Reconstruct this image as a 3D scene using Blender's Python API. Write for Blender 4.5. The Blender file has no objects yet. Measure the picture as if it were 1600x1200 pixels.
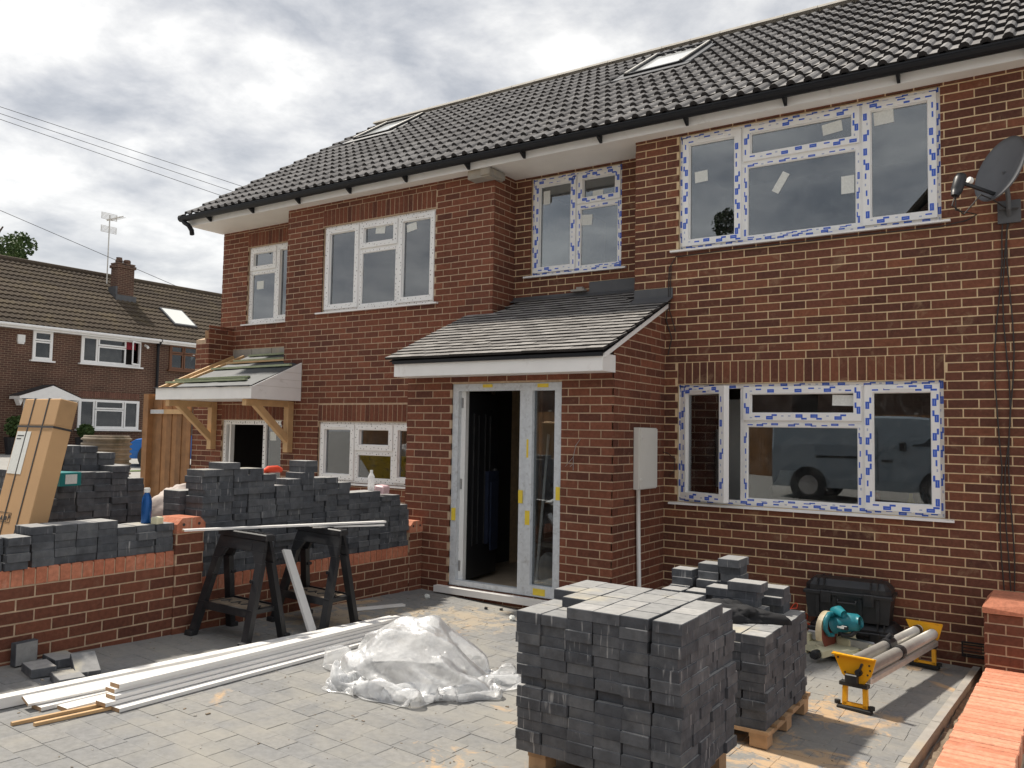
import bpy, math, random
import numpy as np
from mathutils import Vector, Matrix, Euler, noise
rnd = random.Random(7)
sc = bpy.context.scene
COL = sc.collection
PI = math.pi

# ---------------------------------------------------------------- camera
CF, CYAW, CPIT, CROL = 1294.0, .59, .059, .018
CC = np.array([3.146, -7.607, 1.762])
_F = np.array([-math.sin(CYAW)*math.cos(CPIT), math.cos(CYAW)*math.cos(CPIT), math.sin(CPIT)])
_R0 = np.array([math.cos(CYAW), math.sin(CYAW), 0.0])
_U0 = np.cross(_R0, _F)
_R = _R0*math.cos(CROL) + _U0*math.sin(CROL)
_U = -_R0*math.sin(CROL) + _U0*math.cos(CROL)
cam = bpy.data.cameras.new('camera')
cam.sensor_width = 36.0
cam.lens = CF/1600*36
cam.clip_start = .05
cam.clip_end = 3000
co = bpy.data.objects.new('camera', cam)
COL.objects.link(co)
m = Matrix.Identity(4)
for i in range(3):
    m[i][0], m[i][1], m[i][2], m[i][3] = _R[i], _U[i], -_F[i], CC[i]
co.matrix_world = m
sc.camera = co

def project(P):
    d = np.asarray(P, float) - CC
    w = d @ _F
    if w <= .05:
        return None
    return 800 + CF*(d @ _R)/w, 600 - CF*(d @ _U)/w, w

# ---------------------------------------------------------------- world: broken cloud over a pale sky
SUN_EL, SUN_AZ = math.radians(57), math.radians(181.5)     # direction towards the sun, angle from +X
sdir = Vector((math.cos(SUN_EL)*math.cos(SUN_AZ), -math.cos(SUN_EL)*math.sin(SUN_AZ), math.sin(SUN_EL)))
w = bpy.data.worlds.new('World')
sc.world = w
w.use_nodes = True
nt = w.node_tree
nt.nodes.clear()
def wn(t, **k):
    n = nt.nodes.new(t)
    for a, b in k.items():
        setattr(n, a, b)
    return n
L = nt.links.new
wo = wn('ShaderNodeOutputWorld'); bg = wn('ShaderNodeBackground')
sky = wn('ShaderNodeTexSky', sky_type='NISHITA', sun_disc=False)
sky.sun_elevation = SUN_EL
sky.sun_rotation = math.atan2(sdir.x, sdir.y)
sky.air_density = 1.0; sky.dust_density = 2.0
skm = wn('ShaderNodeMixRGB', blend_type='MULTIPLY'); skm.inputs[0].default_value = 1
skm.inputs[2].default_value = (.12, .12, .12, 1)
L(sky.outputs[0], skm.inputs[1])
tc = wn('ShaderNodeTexCoord'); sep = wn('ShaderNodeSeparateXYZ'); L(tc.outputs['Generated'], sep.inputs[0])
zz = wn('ShaderNodeMath', operation='ADD'); zz.inputs[1].default_value = .22; L(sep.outputs[2], zz.inputs[0])
zm = wn('ShaderNodeMath', operation='MAXIMUM'); zm.inputs[1].default_value = .06; L(zz.outputs[0], zm.inputs[0])
dx = wn('ShaderNodeMath', operation='DIVIDE'); dy = wn('ShaderNodeMath', operation='DIVIDE')
L(sep.outputs[0], dx.inputs[0]); L(zm.outputs[0], dx.inputs[1]); L(sep.outputs[1], dy.inputs[0]); L(zm.outputs[0], dy.inputs[1])
cmb = wn('ShaderNodeCombineXYZ'); L(dx.outputs[0], cmb.inputs[0]); L(dy.outputs[0], cmb.inputs[1]); L(sep.outputs[2], cmb.inputs[2])
n1 = wn('ShaderNodeTexNoise'); n1.inputs['Scale'].default_value = 2.1; n1.inputs['Detail'].default_value = 9
n1.inputs['Roughness'].default_value = .56; n1.inputs['Distortion'].default_value = .35
off = wn('ShaderNodeVectorMath', operation='ADD'); off.inputs[1].default_value = (3.1, 7.7, .4)
L(cmb.outputs[0], off.inputs[0]); L(off.outputs[0], n1.inputs['Vector'])
n2 = wn('ShaderNodeTexNoise'); n2.inputs['Scale'].default_value = 4.4; n2.inputs['Detail'].default_value = 7
n2.inputs['Roughness'].default_value = .58; n2.inputs['Distortion'].default_value = .2
L(off.outputs[0], n2.inputs['Vector'])
mx = wn('ShaderNodeMath', operation='MULTIPLY_ADD'); mx.inputs[1].default_value = .56; L(n2.outputs[0], mx.inputs[0]); 
ms = wn('ShaderNodeMath', operation='MULTIPLY'); ms.inputs[1].default_value = .62; L(n1.outputs[0], ms.inputs[0]); L(ms.outputs[0], mx.inputs[2])
cr = wn('ShaderNodeValToRGB'); e = cr.color_ramp.elements
e[0].position = .43; e[0].color = (.195, .209, .232, 1)
e[1].position = .76; e[1].color = (.64, .63, .605, 1)
for p_, c_ in ((.52, (.28, .289, .306, 1)), (.59, (.37, .373, .38, 1)), (.66, (.475, .472, .464, 1))):
    q = e.new(p_); q.color = c_
L(mx.outputs[0], cr.inputs[0])
# haze band at the horizon
hz = wn('ShaderNodeMapRange'); hz.inputs[1].default_value = .0; hz.inputs[2].default_value = .35; hz.inputs[3].default_value = .55; hz.inputs[4].default_value = 0
L(sep.outputs[2], hz.inputs[0])
hm = wn('ShaderNodeMixRGB'); hm.inputs[2].default_value = (.45, .449, .443, 1)
L(hz.outputs[0], hm.inputs[0]); L(cr.outputs[0], hm.inputs[1])
cm = wn('ShaderNodeMixRGB'); cm.inputs[0].default_value = .93
L(skm.outputs[0], cm.inputs[1]); L(hm.outputs[0], cm.inputs[2])
L(cm.outputs[0], bg.inputs[0]); bg.inputs[1].default_value = 1.0
L(bg.outputs[0], wo.inputs[0])

sl = bpy.data.lights.new('sun', 'SUN')
sl.energy = 2.8; sl.angle = math.radians(2.6); sl.color = (1, .93, .82)
so = bpy.data.objects.new('sun', sl); COL.objects.link(so)
so.rotation_euler = sdir.to_track_quat('Z', 'Y').to_euler()
so.location = (0, 0, 20)

vs = sc.view_settings
vs.view_transform = 'Standard'
try: vs.look = 'None'
except Exception: pass
vs.exposure = 0.92; vs.gamma = 1.0; vs.use_curve_mapping = False
sc.render.engine = 'CYCLES'
sc.cycles.max_bounces = 8
sc.cycles.transparent_max_bounces = 16

# ---------------------------------------------------------------- materials
def nodes(name):
    mt = bpy.data.materials.new(name); mt.use_nodes = True
    t = mt.node_tree
    b = t.nodes['Principled BSDF']
    return mt, t, b
def rgba(c): return (c[0], c[1], c[2], 1)
def rand_node(t):
    oi = t.nodes.new('ShaderNodeObjectInfo'); g = t.nodes.new('ShaderNodeNewGeometry')
    a = t.nodes.new('ShaderNodeMath'); a.operation = 'ADD'
    t.links.new(oi.outputs['Random'], a.inputs[0]); t.links.new(g.outputs['Random Per Island'], a.inputs[1])
    f = t.nodes.new('ShaderNodeMath'); f.operation = 'FRACT'; t.links.new(a.outputs[0], f.inputs[0])
    return f.outputs[0], g.outputs['Position']
def noise_node(t, vec, scale, detail=4, rough=.55, dist=0):
    n = t.nodes.new('ShaderNodeTexNoise')
    n.inputs['Scale'].default_value = scale; n.inputs['Detail'].default_value = detail
    n.inputs['Roughness'].default_value = rough; n.inputs['Distortion'].default_value = dist
    t.links.new(vec, n.inputs['Vector'])
    return n.outputs[0]
def ramp(t, fac, stops, interp='LINEAR'):
    r = t.nodes.new('ShaderNodeValToRGB'); r.color_ramp.interpolation = interp
    el = r.color_ramp.elements
    while len(el) < len(stops): el.new(.5)
    for k, (p_, c_) in enumerate(stops):
        el[k].position = p_; el[k].color = rgba(c_) if len(c_) == 3 else c_
    t.links.new(fac, r.inputs[0])
    return r.outputs[0]
def mixc(t, fac, a, b, mode='MIX'):
    n = t.nodes.new('ShaderNodeMixRGB'); n.blend_type = mode
    for i, v in ((0, fac), (1, a), (2, b)):
        if hasattr(v, 'is_linked') or isinstance(v, bpy.types.NodeSocket): t.links.new(v, n.inputs[i])
        elif isinstance(v, (int, float)): n.inputs[i].default_value = v
        else: n.inputs[i].default_value = rgba(v)
    return n.outputs[0]
def grey(v): return (v, v, v)
def bump(t, b, h, strength, dist=.01):
    n = t.nodes.new('ShaderNodeBump'); n.inputs['Strength'].default_value = strength; n.inputs['Distance'].default_value = dist
    t.links.new(h, n.inputs['Height']); t.links.new(n.outputs[0], b.inputs['Normal'])

def plain(name, col, rough=.6, metal=0.0, mott=.12, scale=14, bmp=.0, bscale=90, spec=.5, dirt=None, dscale=3, dlo=.52, dhi=.7, rvar=.0):
    """one colour with mottling, optional shaped dirt and a fine bump"""
    mt, t, b = nodes(name)
    rv, pos = rand_node(t)
    n = noise_node(t, pos, scale, 6)
    c = mixc(t, 1.0, col, ramp(t, n, ((.25, grey(1-mott)), (.75, grey(1+mott)))), 'MULTIPLY')
    if rvar:
        c = mixc(t, 1.0, c, ramp(t, rv, ((0, grey(1-rvar)), (1, grey(1+rvar)))), 'MULTIPLY')
    if dirt:
        d = noise_node(t, pos, dscale, 8, .62, .4)
        c = mixc(t, ramp(t, d, ((dlo, grey(0)), (dhi, grey(.85)))), c, dirt)
    t.links.new(c, b.inputs['Base Color'])
    b.inputs['Roughness'].default_value = rough; b.inputs['Metallic'].default_value = metal
    b.inputs['Specular IOR Level'].default_value = spec
    if bmp: bump(t, b, noise_node(t, pos, bscale, 5), bmp)
    return mt

def brick_mat(name, stops, stain=(.5, .36, .24), stain_amt=.2, speck=True):
    mt, t, b = nodes(name)
    rv, pos = rand_node(t)
    c = ramp(t, rv, stops, 'LINEAR')
    c = mixc(t, 1.0, c, ramp(t, noise_node(t, pos, 34, 6, .6), ((.25, grey(.72)), (.75, grey(1.25)))), 'MULTIPLY')
    c = mixc(t, 1.0, c, ramp(t, noise_node(t, pos, .8, 6, .6), ((.3, grey(.78)), (.7, grey(1.16)))), 'MULTIPLY')
    s = ramp(t, noise_node(t, pos, 5.5, 8, .7, .6), ((.56, grey(0)), (.76, grey(stain_amt*2))))
    c = mixc(t, s, c, stain)
    if speck:
        v = t.nodes.new('ShaderNodeTexVoronoi'); v.inputs['Scale'].default_value = 9; t.links.new(pos, v.inputs['Vector'])
        k = ramp(t, v.outputs['Distance'], ((.0, grey(.9)), (.035, grey(0))))
        c = mixc(t, mixc(t, 1.0, k, ramp(t, noise_node(t, pos, 1.7, 2), ((.55, grey(0)), (.62, grey(1)))), 'MULTIPLY'), c, (.5, .46, .4))
    t.links.new(c, b.inputs['Base Color'])
    b.inputs['Roughness'].default_value = .88; b.inputs['Specular IOR Level'].default_value = .25
    bump(t, b, noise_node(t, pos, 85, 7, .65), .55, .006)
    return mt

MT = {}
MT['brick_old'] = brick_mat('old brown brick', ((0, (0.1062, 0.0455, 0.0326)), (0.22, (0.1485, 0.0603, 0.0395)), (0.45, (0.1755, 0.0697, 0.0444)), (0.62, (0.1278, 0.0525, 0.0367)), (0.8, (0.1935, 0.076, 0.0464)), (0.93, (0.225, 0.0869, 0.0499)), (1, (0.0972, 0.043, 0.0326))), (.44, .31, .19), .26)
MT['brick_new'] = brick_mat('reddish brown brick', ((0, (0.1228, 0.0471, 0.032)), (0.25, (0.1798, 0.0651, 0.0399)), (0.5, (0.2105, 0.0763, 0.0451)), (0.7, (0.1596, 0.0576, 0.0366)), (0.88, (0.2325, 0.0861, 0.051)), (1, (0.1158, 0.0449, 0.032))), (.40, .26, .17), .12)
MT['brick_garden'] = brick_mat('garden wall brick', ((0, (0.126, 0.0486, 0.0324)), (0.25, (0.171, 0.064, 0.0396)), (0.5, (0.2025, 0.0745, 0.0446)), (0.75, (0.1458, 0.0551, 0.036)), (1, (0.225, 0.0842, 0.0504))), (.38, .25, .17), .1, False)
MT['brick_red'] = brick_mat('orange red coping brick', ((0, (.42, .145, .085)), (.35, (.52, .195, .115)), (.7, (.46, .165, .095)), (1, (.57, .235, .145))), (.70, .46, .35), .3, False)
MT['mortar'] = plain('buff mortar', (.70, .53, .325), .95, mott=.18, scale=22, bmp=.5, bscale=120, dirt=(.42, .32, .21), dscale=2.2, dlo=.58, dhi=.8)
MT['mortar_new'] = plain('pale buff mortar', (.50, .365, .25), .95, mott=.2, scale=22, bmp=.5, bscale=120)
MT['upvc'] = plain('white plastic frame', (.87, .87, .86), .32, mott=.04, scale=5, dirt=(.62, .58, .52), dscale=7, dlo=.62, dhi=.85)
MT['upvc_trim'] = plain('white trim board', (.88, .875, .86), .42, mott=.05, scale=4, dirt=(.5, .47, .42), dscale=5, dlo=.6, dhi=.85)
MT['soffit'] = plain('cream soffit', (.84, .82, .78), .5, mott=.06, scale=3)
MT['grey_frame'] = plain('grey white door frame', (.60, .63, .66), .45, mott=.12, scale=30, dirt=(.33, .33, .33), dscale=16, dlo=.56, dhi=.75)
MT['film_blue'] = plain('blue film print', (.035, .12, .60), .4, mott=.12, scale=40)
MT['film_pale'] = plain('pale blue film print', (.45, .50, .66), .4, mott=.1, scale=40)
MT['tape_yellow'] = plain('yellow tape', (.80, .60, .06), .5, mott=.1)
MT['dot'] = plain('dark screw mark', (.035, .03, .03), .6)
MT['paper'] = plain('paper sticker', (.72, .74, .71), .7, mott=.1, scale=60)
MT['ink'] = plain('black print', (.03, .03, .03), .6)
MT['black_pl'] = plain('black plastic', (.018, .019, .022), .42, mott=.2, scale=12, dirt=(.08, .078, .075), dscale=5, dlo=.56, dhi=.8)
MT['gutter'] = plain('black gutter', (.010, .011, .014), .5, mott=.1, spec=.3)
MT['lead'] = plain('lead flashing', (.085, .088, .095), .55, mott=.2, scale=6, metal=.0)
MT['concrete'] = plain('concrete', (.33, .31, .28), .9, mott=.18, scale=9, bmp=.3, dirt=(.44, .36, .25), dscale=2.5)
MT['soil'] = plain('sandy soil', (.20, .155, .11), .97, mott=.4, scale=18, bmp=.9, bscale=30)
MT['tarmac'] = plain('lightened tarmac', (.30, .29, .27), .95, mott=.15, scale=4, bmp=.4)  # colour lightened so the ground bounces more light onto the house front
MT['wood'] = plain('new softwood', (.56, .36, .18), .7, mott=.14, scale=9, rvar=.12)
MT['wood_gate'] = plain('stained fence board', (.30, .15, .062), .75, mott=.25, scale=7, rvar=.25)
MT['wood_pallet'] = plain('pallet wood', (.42, .27, .15), .85, mott=.25, scale=11, rvar=.15)
MT['batten_green'] = plain('treated green batten', (.36, .40, .25), .8, mott=.15, rvar=.15)
MT['white_board'] = plain('white painted board', (.80, .785, .76), .45, mott=.05, scale=3, dirt=(.60, .56, .50), dscale=4, dlo=.58, dhi=.85)
MT['mdf'] = plain('cut board end', (.40, .26, .15), .9, mott=.2, scale=60)
MT['cardboard'] = plain('brown cardboard', (.50, .31, .155), .8, mott=.07, scale=3, dirt=(.42, .25, .12), dscale=4, dlo=.6, dhi=.9)
MT['card_dark'] = plain('crumpled cardboard end', (.40, .245, .12), .8, mott=.15, scale=8)
MT['strap'] = plain('black strap', (.03, .026, .024), .5)
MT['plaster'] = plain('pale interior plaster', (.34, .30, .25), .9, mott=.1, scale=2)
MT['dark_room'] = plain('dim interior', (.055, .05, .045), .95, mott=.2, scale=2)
MT['ply'] = plain('interior floor board', (.42, .34, .25), .9, mott=.2, scale=5)
MT['yellow'] = plain('yellow painted steel', (.86, .42, .012), .38, mott=.06, scale=8, dirt=(.5, .26, .05), dscale=14, dlo=.66, dhi=.85)
MT['skip'] = plain('scratched yellow skip', (.68, .47, .02), .6, mott=.2, dirt=(.06, .045, .035), dscale=9, dlo=.56, dhi=.66)
MT['alu'] = plain('dull aluminium', (.56, .54, .50), .42, metal=.55, mott=.1, scale=16)
MT['teal'] = plain('teal machine plastic', (.012, .17, .21), .4, mott=.12, dirt=(.22, .33, .33), dscale=18, dlo=.6, dhi=.8)
MT['cream'] = plain('cream painted casting', (.66, .63, .44), .5, mott=.1, scale=12, dirt=(.42, .38, .27), dscale=14, dlo=.56, dhi=.8)
MT['cream_guard'] = plain('cream blade guard', (.70, .58, .38), .45, mott=.1)
MT['steel'] = plain('steel', (.45, .45, .46), .35, metal=.9)
MT['rust'] = plain('red brown blade', (.22, .06, .04), .6)
MT['red'] = plain('orange red plastic', (.72, .075, .03), .45, mott=.06)
MT['blue_bottle'] = plain('blue enamel bottle', (.008, .085, .30), .22, mott=.05, metal=.35)
MT['white_pl'] = plain('white plastic', (.80, .80, .78), .35, mott=.05)
MT['box_grey'] = plain('off white utility box', (.70, .69, .65), .45, mott=.05, scale=3)
MT['car_blue'] = plain('blue car paint', (.010, .14, .50), .18, mott=.03)
MT['van_grey'] = plain('grey blue van paint', (.24, .285, .325), .25, mott=.03)
MT['rubber'] = plain('tyre rubber', (.018, .018, .018), .8)
MT['dark_glass'] = plain('dark glass', (.012, .014, .016), .06, spec=.8)
MT['tree_bark'] = plain('bark', (.09, .065, .045), .95, mott=.3, bmp=.5, bscale=30)
MT['dish'] = plain('grey dish', (.115, .12, .13), .5, mott=.12, scale=6)
MT['cable'] = plain('dark cable', (.03, .026, .024), .6)
MT['cloth'] = plain('black cloth', (.012, .012, .014), .85, mott=.3, scale=10)
MT['brown_frame'] = plain('brown window frame', (.16, .065, .028), .5)
MT['ring'] = plain('weathered ribbed concrete', (.21, .175, .135), .92, mott=.3, scale=5, dirt=(.09, .085, .06), dscale=3, dlo=.5, dhi=.65)
MT['pink'] = plain('pale pink wrapper', (.72, .50, .52), .4, mott=.15, scale=30)
MT['turq'] = plain('green blue carton', (.01, .20, .20), .5)
MT['bag_white'] = plain('dirty white plastic bag', (.62, .58, .54), .45, mott=.15, scale=10, bmp=.5, bscale=14)
MT['curtain'] = plain('red curtain', (.35, .03, .05), .8, mott=.3)
MT['navy'] = plain('navy cloth', (.006, .013, .038), .85, mott=.3)
MT['lawn'] = plain('grass', (.085, .13, .035), .95, mott=.35, scale=12)
MT['soldier_far'] = plain('far soldier brick', (.17, .08, .056), .9, mott=.2, rvar=.2)
MT['cap_red'] = brick_mat('pale orange capping', ((0, (.58, .225, .135)), (.5, (.68, .30, .19)), (1, (.72, .345, .225))), (.75, .5, .4), .15, False)
MT['sack'] = plain('dusty paper sack', (.44, .37, .33), .7, mott=.2, scale=9, bmp=.5, bscale=12)
MT['door_dark'] = plain('dark door leaf', (.016, .017, .020), .35, mott=.1)
MT['joint_sand'] = plain('jointing sand', (.22, .205, .18), .95, mott=.3, scale=8)
MT['sky_pane'] = plain('pale roof window pane', (.62, .63, .62), .08, mott=.03, spec=.8)
MT['slate_felt'] = plain('roofing membrane', (.045, .052, .06), .55, mott=.25, scale=5, bmp=.3, bscale=20)

def block_mats():
    # cast side of a charcoal block: dark, faint drag lines and lime marks
    mt, t, b = nodes('charcoal block side')
    rv, pos = rand_node(t)
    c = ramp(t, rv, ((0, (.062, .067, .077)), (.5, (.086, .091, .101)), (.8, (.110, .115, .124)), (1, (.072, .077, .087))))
    c = mixc(t, 1.0, c, ramp(t, noise_node(t, pos, 16, 7, .6), ((.25, grey(.68)), (.75, grey(1.4)))), 'MULTIPLY')
    mp = t.nodes.new('ShaderNodeMapping'); mp.inputs['Scale'].default_value = (60, 60, 5); t.links.new(pos, mp.inputs['Vector'])
    st = noise_node(t, mp.outputs[0], 1.0, 3)
    k = mixc(t, 1.0, ramp(t, st, ((.60, grey(0)), (.72, grey(.75)))), ramp(t, noise_node(t, pos, 5.5, 3), ((.46, grey(0)), (.58, grey(1)))), 'MULTIPLY')
    c = mixc(t, k, c, (.42, .42, .42))
    c = mixc(t, ramp(t, noise_node(t, pos, 7, 6, .6), ((.55, grey(0)), (.75, grey(.5)))), c, (.17, .17, .165))
    t.links.new(c, b.inputs['Base Color'])
    b.inputs['Roughness'].default_value = .82; b.inputs['Specular IOR Level'].default_value = .3
    bump(t, b, noise_node(t, pos, 110, 6, .65), .45, .005)
    MT['block'] = mt
    # top face: dust, with sunlit brightness put into the paler colour
    mt, t, b = nodes('dusty sunlit block top')
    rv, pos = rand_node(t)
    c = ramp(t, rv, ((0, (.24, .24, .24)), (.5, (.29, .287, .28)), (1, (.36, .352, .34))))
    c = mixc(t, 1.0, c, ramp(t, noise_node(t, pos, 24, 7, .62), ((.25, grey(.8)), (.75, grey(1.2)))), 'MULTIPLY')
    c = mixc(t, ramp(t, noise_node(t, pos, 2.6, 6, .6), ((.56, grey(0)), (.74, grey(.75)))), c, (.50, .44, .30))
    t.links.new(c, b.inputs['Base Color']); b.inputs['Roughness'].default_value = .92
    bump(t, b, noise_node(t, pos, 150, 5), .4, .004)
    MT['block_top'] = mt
    # laid paving: worn grey with drifts of jointing sand
    mt, t, b = nodes('laid grey paver')
    rv, pos = rand_node(t)
    c = ramp(t, rv, ((0, (.205, .205, .203)), (.3, (.232, .229, .222)), (.6, (.218, .218, .218)), (.85, (.255, .248, .235)), (1, (.212, .213, .215))))
    c = mixc(t, 1.0, c, ramp(t, noise_node(t, pos, 30, 7, .65), ((.25, grey(.82)), (.75, grey(1.2)))), 'MULTIPLY')
    d1 = ramp(t, noise_node(t, pos, 2.1, 8, .62, .5), ((.42, grey(0)), (.68, grey(.8))))
    c = mixc(t, d1, c, (.315, .298, .262))
    d2 = ramp(t, noise_node(t, pos, 1.15, 8, .6, .8), ((.615, grey(0)), (.67, grey(.72))))
    c = mixc(t, d2, c, (.56, .37, .20))
    # sawdust and mortar dust trodden in round the sawhorses and below the door
    for (cx_, cy_, rr_, cl_) in ((-1.75, -2.6, 1.0, (.46, .36, .24)), (-1.2, -1.75, .8, (.44, .36, .26)), (1.9, -3.1, .7, (.60, .40, .22)), (1.85, -2.05, .6, (.58, .38, .20)), (.9, -4.5, .7, (.58, .38, .20))):
        ds = t.nodes.new('ShaderNodeVectorMath'); ds.operation = 'DISTANCE'; ds.inputs[1].default_value = (cx_, cy_, .2); t.links.new(pos, ds.inputs[0])
        mr = t.nodes.new('ShaderNodeMath'); mr.operation = 'MULTIPLY_ADD'; mr.inputs[1].default_value = -.8/rr_; t.links.new(ds.outputs['Value'], mr.inputs[0])
        t.links.new(ramp(t, noise_node(t, pos, 4.2, 10, .72, 1.4), ((.36, grey(0)), (.70, grey(1)))), mr.inputs[2])
        c = mixc(t, ramp(t, mr.outputs[0], ((-.0, grey(0)), (.30, grey(.7)))), c, cl_)
    t.links.new(c, b.inputs['Base Color']); b.inputs['Roughness'].default_value = .9
    b.inputs['Specular IOR Level'].default_value = .3
    bump(t, b, noise_node(t, pos, 130, 6, .65), .35, .004)
    MT['paver'] = mt
block_mats()

def tile_mat(name, stops, lichen, amt):
    mt, t, b = nodes(name)
    rv, pos = rand_node(t)
    c = ramp(t, rv, stops)
    c = mixc(t, 1.0, c, ramp(t, noise_node(t, pos, 11, 7, .6), ((.25, grey(.8)), (.75, grey(1.2)))), 'MULTIPLY')
    c = mixc(t, ramp(t, noise_node(t, pos, 1.6, 8, .65), ((.5, grey(0)), (.75, grey(amt)))), c, lichen)
    t.links.new(c, b.inputs['Base Color']); b.inputs['Roughness'].default_value = .92; b.inputs['Specular IOR Level'].default_value = .12
    bump(t, b, noise_node(t, pos, 140, 4), .3, .003)
    return mt
MT['tile'] = tile_mat('grey concrete roof tile', ((0, (.21, .202, .197)), (.5, (.255, .246, .24)), (1, (.30, .29, .282))), (.25, .23, .21), .3)
MT['tile_edge'] = plain('dark shaded tile edge', (.030, .027, .027), .9, mott=.2)  # shadow along the lower tile edges put into the colour; plain dark elsewhere
MT['tile_far'] = tile_mat('weathered brown roof tile', ((0, (.062, .049, .038)), (.5, (.080, .063, .048)), (1, (.10, .080, .060))), (.17, .135, .075), .5)
MT['tile_plain'] = tile_mat('plain slate grey tile', ((0, (.20, .19, .182)), (.5, (.26, .248, .238)), (1, (.31, .297, .283))), (.25, .23, .2), .3)
MT['ridge'] = plain('pale ridge tile', (.46, .43, .38), .85, mott=.12, scale=7)

def glass_mat(name, tint, k, rough=.0):
    mt = bpy.data.materials.new(name); mt.use_nodes = True; t = mt.node_tree; t.nodes.clear()
    o = t.nodes.new('ShaderNodeOutputMaterial'); mix = t.nodes.new('ShaderNodeMixShader')
    tr = t.nodes.new('ShaderNodeBsdfTransparent'); tr.inputs[0].default_value = rgba(tint)
    gl = t.nodes.new('ShaderNodeBsdfGlossy'); gl.inputs['Roughness'].default_value = rough; gl.inputs[0].default_value = (.93, .96, 1, 1)
    fr = t.nodes.new('ShaderNodeFresnel'); fr.inputs[0].default_value = 1.5
    g = t.nodes.new('ShaderNodeNewGeometry')
    if rough == 0:
        bp = t.nodes.new('ShaderNodeBump'); bp.inputs['Strength'].default_value = .02; bp.inputs['Distance'].default_value = .02
        t.links.new(noise_node(t, g.outputs['Position'], 1.6, 2), bp.inputs['Height']); t.links.new(bp.outputs[0], gl.inputs['Normal'])
    mu = t.nodes.new('ShaderNodeMath'); mu.operation = 'MULTIPLY'; mu.inputs[1].default_value = k; mu.use_clamp = True
    t.links.new(fr.outputs[0], mu.inputs[0]); t.links.new(mu.outputs[0], mix.inputs[0])
    # faint dust and smears left on the new glass
    dd = t.nodes.new('ShaderNodeBsdfDiffuse'); dd.inputs[0].default_value = (.75, .76, .75, 1); dm = t.nodes.new('ShaderNodeMixShader')
    sm = mixc(t, 1.0, ramp(t, noise_node(t, g.outputs['Position'], 3.5, 8, .7, 1.2), ((.45, grey(.004)), (.78, grey(.06)))), ramp(t, noise_node(t, g.outputs['Position'], 60, 3), ((.66, grey(0)), (.76, grey(.16)))), 'ADD')
    t.links.new(sm, dm.inputs[0]); t.links.new(tr.outputs[0], dm.inputs[1]); t.links.new(dd.outputs[0], dm.inputs[2])
    t.links.new(dm.outputs[0], mix.inputs[1]); t.links.new(gl.outputs[0], mix.inputs[2]); t.links.new(mix.outputs[0], o.inputs[0])
    return mt
MT['glass'] = glass_mat('double glazing', (.72, .75, .75), 3.4)
MT['glass_far'] = glass_mat('far window glass', (.25, .27, .28), 1.6)

def film_mat():
    mt = bpy.data.materials.new('clear polythene'); mt.use_nodes = True; t = mt.node_tree; t.nodes.clear()
    o = t.nodes.new('ShaderNodeOutputMaterial')
    df = t.nodes.new('ShaderNodeBsdfDiffuse'); df.inputs[0].default_value = (.93, .94, .95, 1)
    tl = t.nodes.new('ShaderNodeBsdfTranslucent'); tl.inputs[0].default_value = (.93, .94, .95, 1)
    tr = t.nodes.new('ShaderNodeBsdfTransparent'); tr.inputs[0].default_value = (.95, .95, .95, 1)
    gl = t.nodes.new('ShaderNodeBsdfGlossy'); gl.inputs['Roughness'].default_value = .34
    m1 = t.nodes.new('ShaderNodeMixShader'); m1.inputs[0].default_value = .5
    t.links.new(df.outputs[0], m1.inputs[1]); t.links.new(tl.outputs[0], m1.inputs[2])
    m2 = t.nodes.new('ShaderNodeMixShader')
    g = t.nodes.new('ShaderNodeNewGeometry')
    lw = t.nodes.new('ShaderNodeLayerWeight'); lw.inputs[0].default_value = .35
    n = noise_node(t, g.outputs['Position'], 7, 5, .6, .6)
    a = t.nodes.new('ShaderNodeMath'); a.operation = 'MULTIPLY_ADD'; a.inputs[1].default_value = .5
    t.links.new(lw.outputs['Facing'], a.inputs[0])
    t.links.new(ramp(t, n, ((.3, grey(.28)), (.7, grey(.78)))), a.inputs[2]); a.use_clamp = True
    t.links.new(a.outputs[0], m2.inputs[0]); t.links.new(tr.outputs[0], m2.inputs[1]); t.links.new(m1.outputs[0], m2.inputs[2])
    bp = t.nodes.new('ShaderNodeBump'); bp.inputs['Strength'].default_value = .55; bp.inputs['Distance'].default_value = .02
    vv = t.nodes.new('ShaderNodeTexVoronoi'); vv.inputs['Scale'].default_value = 8; vv.inputs['Detail'].default_value = 2
    t.links.new(g.outputs['Position'], vv.inputs['Vector']); t.links.new(vv.outputs['Distance'], bp.inputs['Height'])
    for q_ in (df, tl, gl): t.links.new(bp.outputs[0], q_.inputs['Normal'])
    m3 = t.nodes.new('ShaderNodeMixShader'); fr = t.nodes.new('ShaderNodeFresnel'); fr.inputs[0].default_value = 1.3
    hf = t.nodes.new('ShaderNodeMath'); hf.operation = 'MULTIPLY'; hf.inputs[1].default_value = .55; t.links.new(fr.outputs[0], hf.inputs[0])
    t.links.new(hf.outputs[0], m3.inputs[0]); t.links.new(m2.outputs[0], m3.inputs[1]); t.links.new(gl.outputs[0], m3.inputs[2])
    t.links.new(m3.outputs[0], o.inputs[0])
    return mt
MT['polythene'] = film_mat()
def leaf_mat(name, lo, hi):
    mt, t, b = nodes(name); rv, pos = rand_node(t)
    c = ramp(t, rv, ((0, lo), (1, hi)))
    t.links.new(c, b.inputs['Base Color']); b.inputs['Roughness'].default_value = .65
    b.inputs['Specular IOR Level'].default_value = .25
    return mt
MT['leaf'] = leaf_mat('leaves', (.028, .055, .016), (.085, .135, .04))
MT['leaf_dark'] = leaf_mat('dark leaves', (.02, .035, .012), (.05, .08, .025))
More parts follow.
